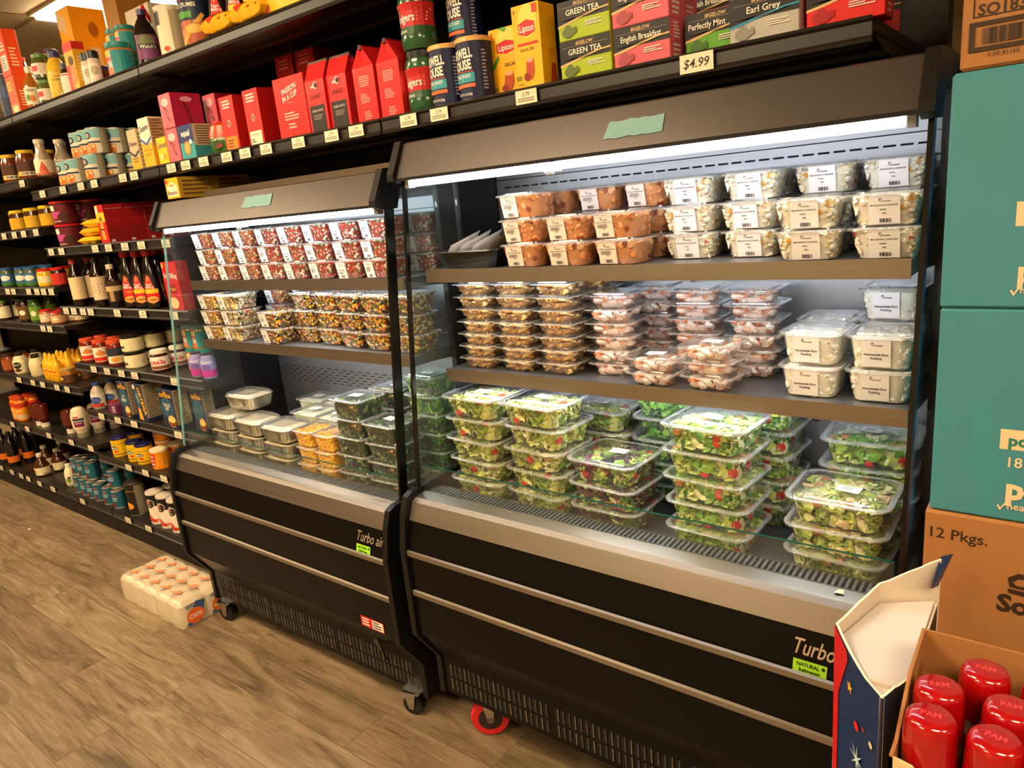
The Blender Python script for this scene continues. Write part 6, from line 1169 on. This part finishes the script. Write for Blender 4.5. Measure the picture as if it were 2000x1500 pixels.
# ================================================================== red white and blue display carton
Rm = pm('c81c20', .35, var=.05); Bm = pm('17305c', .35, var=.1, scale=8); INm = pm('cfc0ae', .6, var=.05); WHm = pm('d6cec9', .4, var=.03)
t = tag(empty('floor_display_carton', (-.17, 1.0, 0)), 'red, white and blue cardboard floor display with white tray top and stars', 'display carton')
ox, oy = -.17, 1.0
PTS = [(-.145, .865, .945), (-.231, .992, .952), (-.198, 1.118, .962), (-.122, 1.165, 1.0), (-.1225, .905, .955)]
def wall(mb, P0, P1, mo, mi, th=.0035, zmid=None, ztop_extra=0):
    a, b = Vector((P0[0], P0[1])), Vector((P1[0], P1[1])); d = (b - a).normalized(); n = Vector((d.y, -d.x))      # inward for this winding
    steps = 6; Vo = []; rg = random.Random(int(P0[0] * 1e4))
    for i in range(steps + 1):
        q = i / steps; p = a + (b - a) * q; z = P0[2] + (P1[2] - P0[2]) * q + (rg.uniform(-.0015, .0015) if 0 < i < steps else 0) - (.012 * math.sin(math.pi * q) if zmid else 0)
        Vo.append((p.x - ox, p.y - oy, z, (p + n * th).x - ox, (p + n * th).y - oy))
    n_ = steps + 1; V = [(v[0], v[1], 0) for v in Vo] + [(v[0], v[1], v[2]) for v in Vo]; mb.add(V, [(i, i + 1, n_ + i + 1, n_ + i) for i in range(steps)], mo)
    V = [(v[3], v[4], 0) for v in Vo] + [(v[3], v[4], v[2]) for v in Vo]; mb.add(V, [(i + 1, i, n_ + i, n_ + i + 1) for i in range(steps)], mi)
    V = [(v[0], v[1], v[2]) for v in Vo] + [(v[3], v[4], v[2]) for v in Vo]; mb.add(V, [(i, i + 1, n_ + i + 1, n_ + i) for i in range(steps)], P('efe2cc'))
mb = MB()
for i in range(5): wall(mb, PTS[i] if i != 3 else PTS[3][:2] + (.924,), PTS[(i + 1) % 5] if i != 3 else PTS[4][:2] + (.924,), Bm if i in (0, 4) else (BLACKM if i == 3 else Rm), INm, zmid=i == 0)
a, b = Vector(PTS[0][:2]), Vector(PTS[1][:2]); L0 = (b - a).length
def fnA(u, v, o):     # front-left face, u from its left (B) corner to the front (A) corner
    p = b + (a - b) * u; d = (a - b).normalized(); nn = Vector((d.y, -d.x)); return (p.x + nn.x * o * 1.6 - ox, p.y + nn.y * o * 1.6 - oy, v)
star = [('p', [(0, 0), (.05, 0), (.05, .86), (.02, .9), (0, .948)], 'f0e8e4'), ('p', [(.04, 0), (.12, 0), (.12, .85), (.32, .925), (.28, .937), (0, .95), (0, .91)], 'c81c20'),
        ('s', .38, .888, .010, 5, 'f0b83c'), ('e', .55, .845, .05, .0065, 'd8281c'), ('s', .70, .858, .005, 5, 'c8203c'), ('e', .86, .855, .035, .0045, 'f0dcae'), ('s', .60, .796, .024, 8, 'c4dce0'), ('s', .55, .71, .024, 8, 'c4dce0'), ('s', .7, .62, .012, 5, 'f0b83c'), ('s', .5, .52, .02, 8, 'c4dce0')]
mb.deco((L0, 1.0, fnA), star); mb.build('carton_wall', t)
mb = MB(); c_ = np.mean([p[:2] for p in PTS], 0); tp_ = [(c_[0] + (p[0] - c_[0]) * .90 - ox, c_[1] + (p[1] - c_[1]) * .93 - oy) for p in PTS]
mb.zprism([tp_[i] for i in (0, 4, 3, 2, 1)], .925, .931, WHm); 
mb.box(-.155 - ox - .012, -.155 - ox + .012, .905 - oy, .910 - oy, .931, .937, INm); mb.build('tray_top', t)
mb = MB(); mb.add([(-.128 - ox, 1.12 - oy, .97), (-.1225 - ox, 1.168 - oy, 1.002), (-.108 - ox, 1.19 - oy, 1.000), (-.1225 - ox, 1.16 - oy, .955)], [(0, 1, 2, 3)], Bm); mb.build('torn_flap', t)
# ================================================================== cooking spray in its open case
case('cardboard_case', -.118, .16, .772, 1.03, 0, .399, KRAFT, 'plain brown case on the floor under the spray cans, lower one', group='cases under the cooking spray')
case('cardboard_case', -.118, .16, .772, 1.03, .3995, .7985, KRAFT, 'plain brown case directly under the open spray can case', group='cases under the cooking spray')
t = tag(empty('open_case', (0, .9, .799)), 'open cardboard case with torn front holding red capped spray cans', 'open case')
mb = MB(); X0_, X1_, Ya, Yb = -.1185, .155, .764, .975
mb.box(X0_, X1_, Ya - .9, Yb - .9, 0, .003, KRAFT)
mb.box(X0_, X1_, Yb - .004 - .9, Yb - .9, .003, .192, KRAFT); mb.box(X1_ - .004, X1_, Ya - .9, Yb - .9, .003, .19, KRAFT)
mb.prism([(Ya - .9, 0), (Yb - .9, 0), (Yb - .9, .192), (Yb - .9 - .10, .190), (Yb - .9 - .125, .178), (Ya - .9 + .03, .150), (Ya - .9, .152)], X0_, X0_ + .004, KRAFT)
V = [(X0_, .003), (X1_, .003), (X1_, .06), (.02, .07), (-.03, .085), (-.055, .105), (-.075, .12), (-.095, .145), (X0_, .150)]
n = len(V); mb.add([(x, Ya - .9, z) for x, z in V] + [(x, Ya + .004 - .9, z) for x, z in V], [tuple(range(n)), tuple(range(2 * n - 1, n - 1, -1))] + [(i, n + i, n + (i + 1) % n, (i + 1) % n) for i in range(n)], P('dfc190')); mb.build('case_wall', t)
capr = .0275; RED = pm('a0070d', .16, var=.04, coat=.6, spec=.6)
def pam():
    out = []; mb = MB(); mb.lathe([(.024, 0), (.0275, .003), (.0275, .118), (.0255, .124)], pm('b4a68c', .35, .3, var=.08), n=28)
    mb.deco(s_cyl(.0277, .004, .116, -80, 200), [('r', 0, 0, 1, 1, 'cbb994'), ('r', .0, .62, 1, .9, 'c01c1c'), ('t', 'PAM', .5, .74, .20, 'e8dccc', {'w': .3, 'b': .03}), ('r', .3, .35, .75, .56, '1c1816'), ('t', 'GRILL', .52, .46, .10, 'e8dccc', {'w': .25}), ('l', .3, .08, .7, .3, 4, '5a5040')], True); out.append(('can_body', mb.mesh('c')))
    mb = MB(); mb.lathe([(.0275, .125), (.0288, .127), (.0285, .135), (.0274, .168), (.0270, .175), (.0258, .182), (.0232, .1865), (.019, .1885), (.010, .1890)], RED, n=32)
    V, F, w = text_geo('PAM', .02); s = .020 / w; mb.add([(x * s, (y - .36) * s * 1.1, .1892) for x, y in V], F, pm('e04048', .25, var=.03)); out.append(('cap', mb.mesh('c'))); return out
PAMV = pam()
for i, ((x, y), w) in enumerate(zip(((-.084, .803), (-.0835, .862), (-.042, .920), (-.0225, .799), (-.013, .861), (.021, .918), (.037, .800), (.048, .861), (.110, .870), (.098, .803)),
        ('at the torn front corner', 'second from the corner along the left wall', 'in the middle by the back wall', 'second in the front row', 'in the centre of the case', 'by the back wall right of centre', 'third in the front row', 'right of the centre one', 'fourth in the middle row', 'fourth in the front row'))):
    put(PAMV, 'cooking_spray_can', x, y, .8025, 'red capped spray can ' + w, 'spray can', 'red capped cooking spray cans', rz=rng.uniform(-.5, .5))
# ================================================================== bale of tissue rolls on the floor
t = tag(empty('tissue_pack', (-3.05, 1.278, 0), -.0), 'white shrink-wrapped bale of tissue rolls lying on the floor', 'tissue pack')
mb = MB(); nx, ny = 50, 22; Wt, Dt, Ht = .54, .235, .122; WR = pm('d2c3a6', .28, var=.06, scale=12, bump=.6, bscale=14, coat=.3)
def bump(u, n): return abs(math.sin(math.pi * u * n)) ** .5
def P3(u, v, z):  # u, v in -1..1 footprint
    sx = 1 - .03 * (1 - bump((v + 1) / 2, 2)) * (abs(u) > .97) - .02 * (z / Ht) ** 3; sy = 1 - .07 * (1 - bump((u + 1) / 2, 5)) * (abs(v) > .9) - .04 * (z / Ht) ** 3
    return (u * Wt / 2 * sx, v * Dt / 2 * sy, z)
V = []; rg = random.Random(4)
for i in range(nx + 1):
    for j in range(ny + 1):
        u, v = 2 * i / nx - 1, 2 * j / ny - 1; e = min(1, (1 - abs(u)) * 9 + .55) * min(1, (1 - abs(v)) * 5 + .6)
        V.append(P3(u, v, Ht * (e ** .25 * .93 + .07 * bump((u + 1) / 2, 5) * bump((v + 1) / 2, 2)) + rg.uniform(-.001, .001)))
mb.add(V, [(i * (ny + 1) + j, (i + 1) * (ny + 1) + j, (i + 1) * (ny + 1) + j + 1, i * (ny + 1) + j + 1) for i in range(nx) for j in range(ny)], WR, True)
rim = [(2 * i / nx - 1, -1) for i in range(nx)] + [(1, 2 * j / ny - 1) for j in range(ny)] + [(1 - 2 * i / nx, 1) for i in range(nx)] + [(-1, 1 - 2 * j / ny) for j in range(ny)]
V = []; N = len(rim); lv = [0, .15, .4, .6, .8]
for q in lv:
    for u, v in rim: V.append(P3(u * (.985 if q == 0 else 1.0), v * (.98 if q == 0 else 1.0), Ht * q + .001))
topi = []
for u, v in rim:
    e = .55 ** (abs(u) > .999) * .6 ** (abs(v) > .999); V.append(P3(u, v, Ht * (min(1, (1 - abs(u)) * 9 + .55) * min(1, (1 - abs(v)) * 5 + .6)) ** .25 * .93))
mb.add(V, [(k * N + i, k * N + (i + 1) % N, (k + 1) * N + (i + 1) % N, (k + 1) * N + i) for k in range(5) for i in range(N)] + [tuple(range(N - 1, -1, -1))], WR, True)
f = (1, 1, lambda u, v, o: P3(u * 2 - 1, v * 2 - 1, Ht * 1.003 + .001 + o))
it = []
for a in range(5):
    for b_ in range(3):
        cu, cv = .12 + a * .18 + (b_ % 2) * .03, .2 + b_ * .28; it += [('p', [(cu - .07, cv - .06), (cu + .0, cv - .05), (cu + .06, cv + .02), (cu + .02, cv + .03), (cu + .01, cv + .12), (cu - .02, cv + .02)], 'dd8c5c'), ('p', [(cu - .02, cv - .12), (cu + .03, cv - .09), (cu + .01, cv - .06)], '8a94b4')]
mb.deco(f, it)
it = []
for k in range(2):
    c0 = .26 + k * .5; it += [('p', [(c0 - .2, .05), (c0 + .1, .05), (c0 + .22, .8), (c0 + .05, .9)], '3c5a8c'), ('e', c0, .36, .17, .30, 'e86a24'), ('t', 'GOLD', c0, .36, .17, 'f4e4d0', {'w': .26, 'rot': 180, 'b': .03}), ('l', c0 - .16, .74, c0 + .05, .86, 2, '4a5a84')]
mb.deco((Dt, Ht, lambda u, v, o: (Wt / 2 * 1.0 + .002 + o, (u - .5) * Dt * .96, v * Ht * .92 + .004)), it); mb.build('roll_bale', t, auto=60)
# small scraps
for x, y, z, lb in ((xat(57, 1.25, 0), 1.25, 0, 'small white paper scrap lying on the floor near the shelves'), (-.30, 1.312, .752 + DBIG, 'tiny torn white scrap on the right cooler ledge')):
    mb = MB(); mb.add([(-.008, -.006, .0015), (.009, -.004, .001), (.007, .007, .004), (-.004, .009, .0015), (0, 0, .006), (-.008, -.006, .0008), (.009, -.004, .0002), (.007, .007, .003), (-.004, .009, .0008)], [(0, 1, 4), (1, 2, 4), (2, 3, 4), (3, 0, 4), (5, 8, 7, 6), (0, 5, 6, 1), (1, 6, 7, 2), (2, 7, 8, 3), (3, 8, 5, 0)], P('f4efe4'))
    tag(mb.build('paper_scrap', None, (x, y, z)), lb, 'paper scrap')
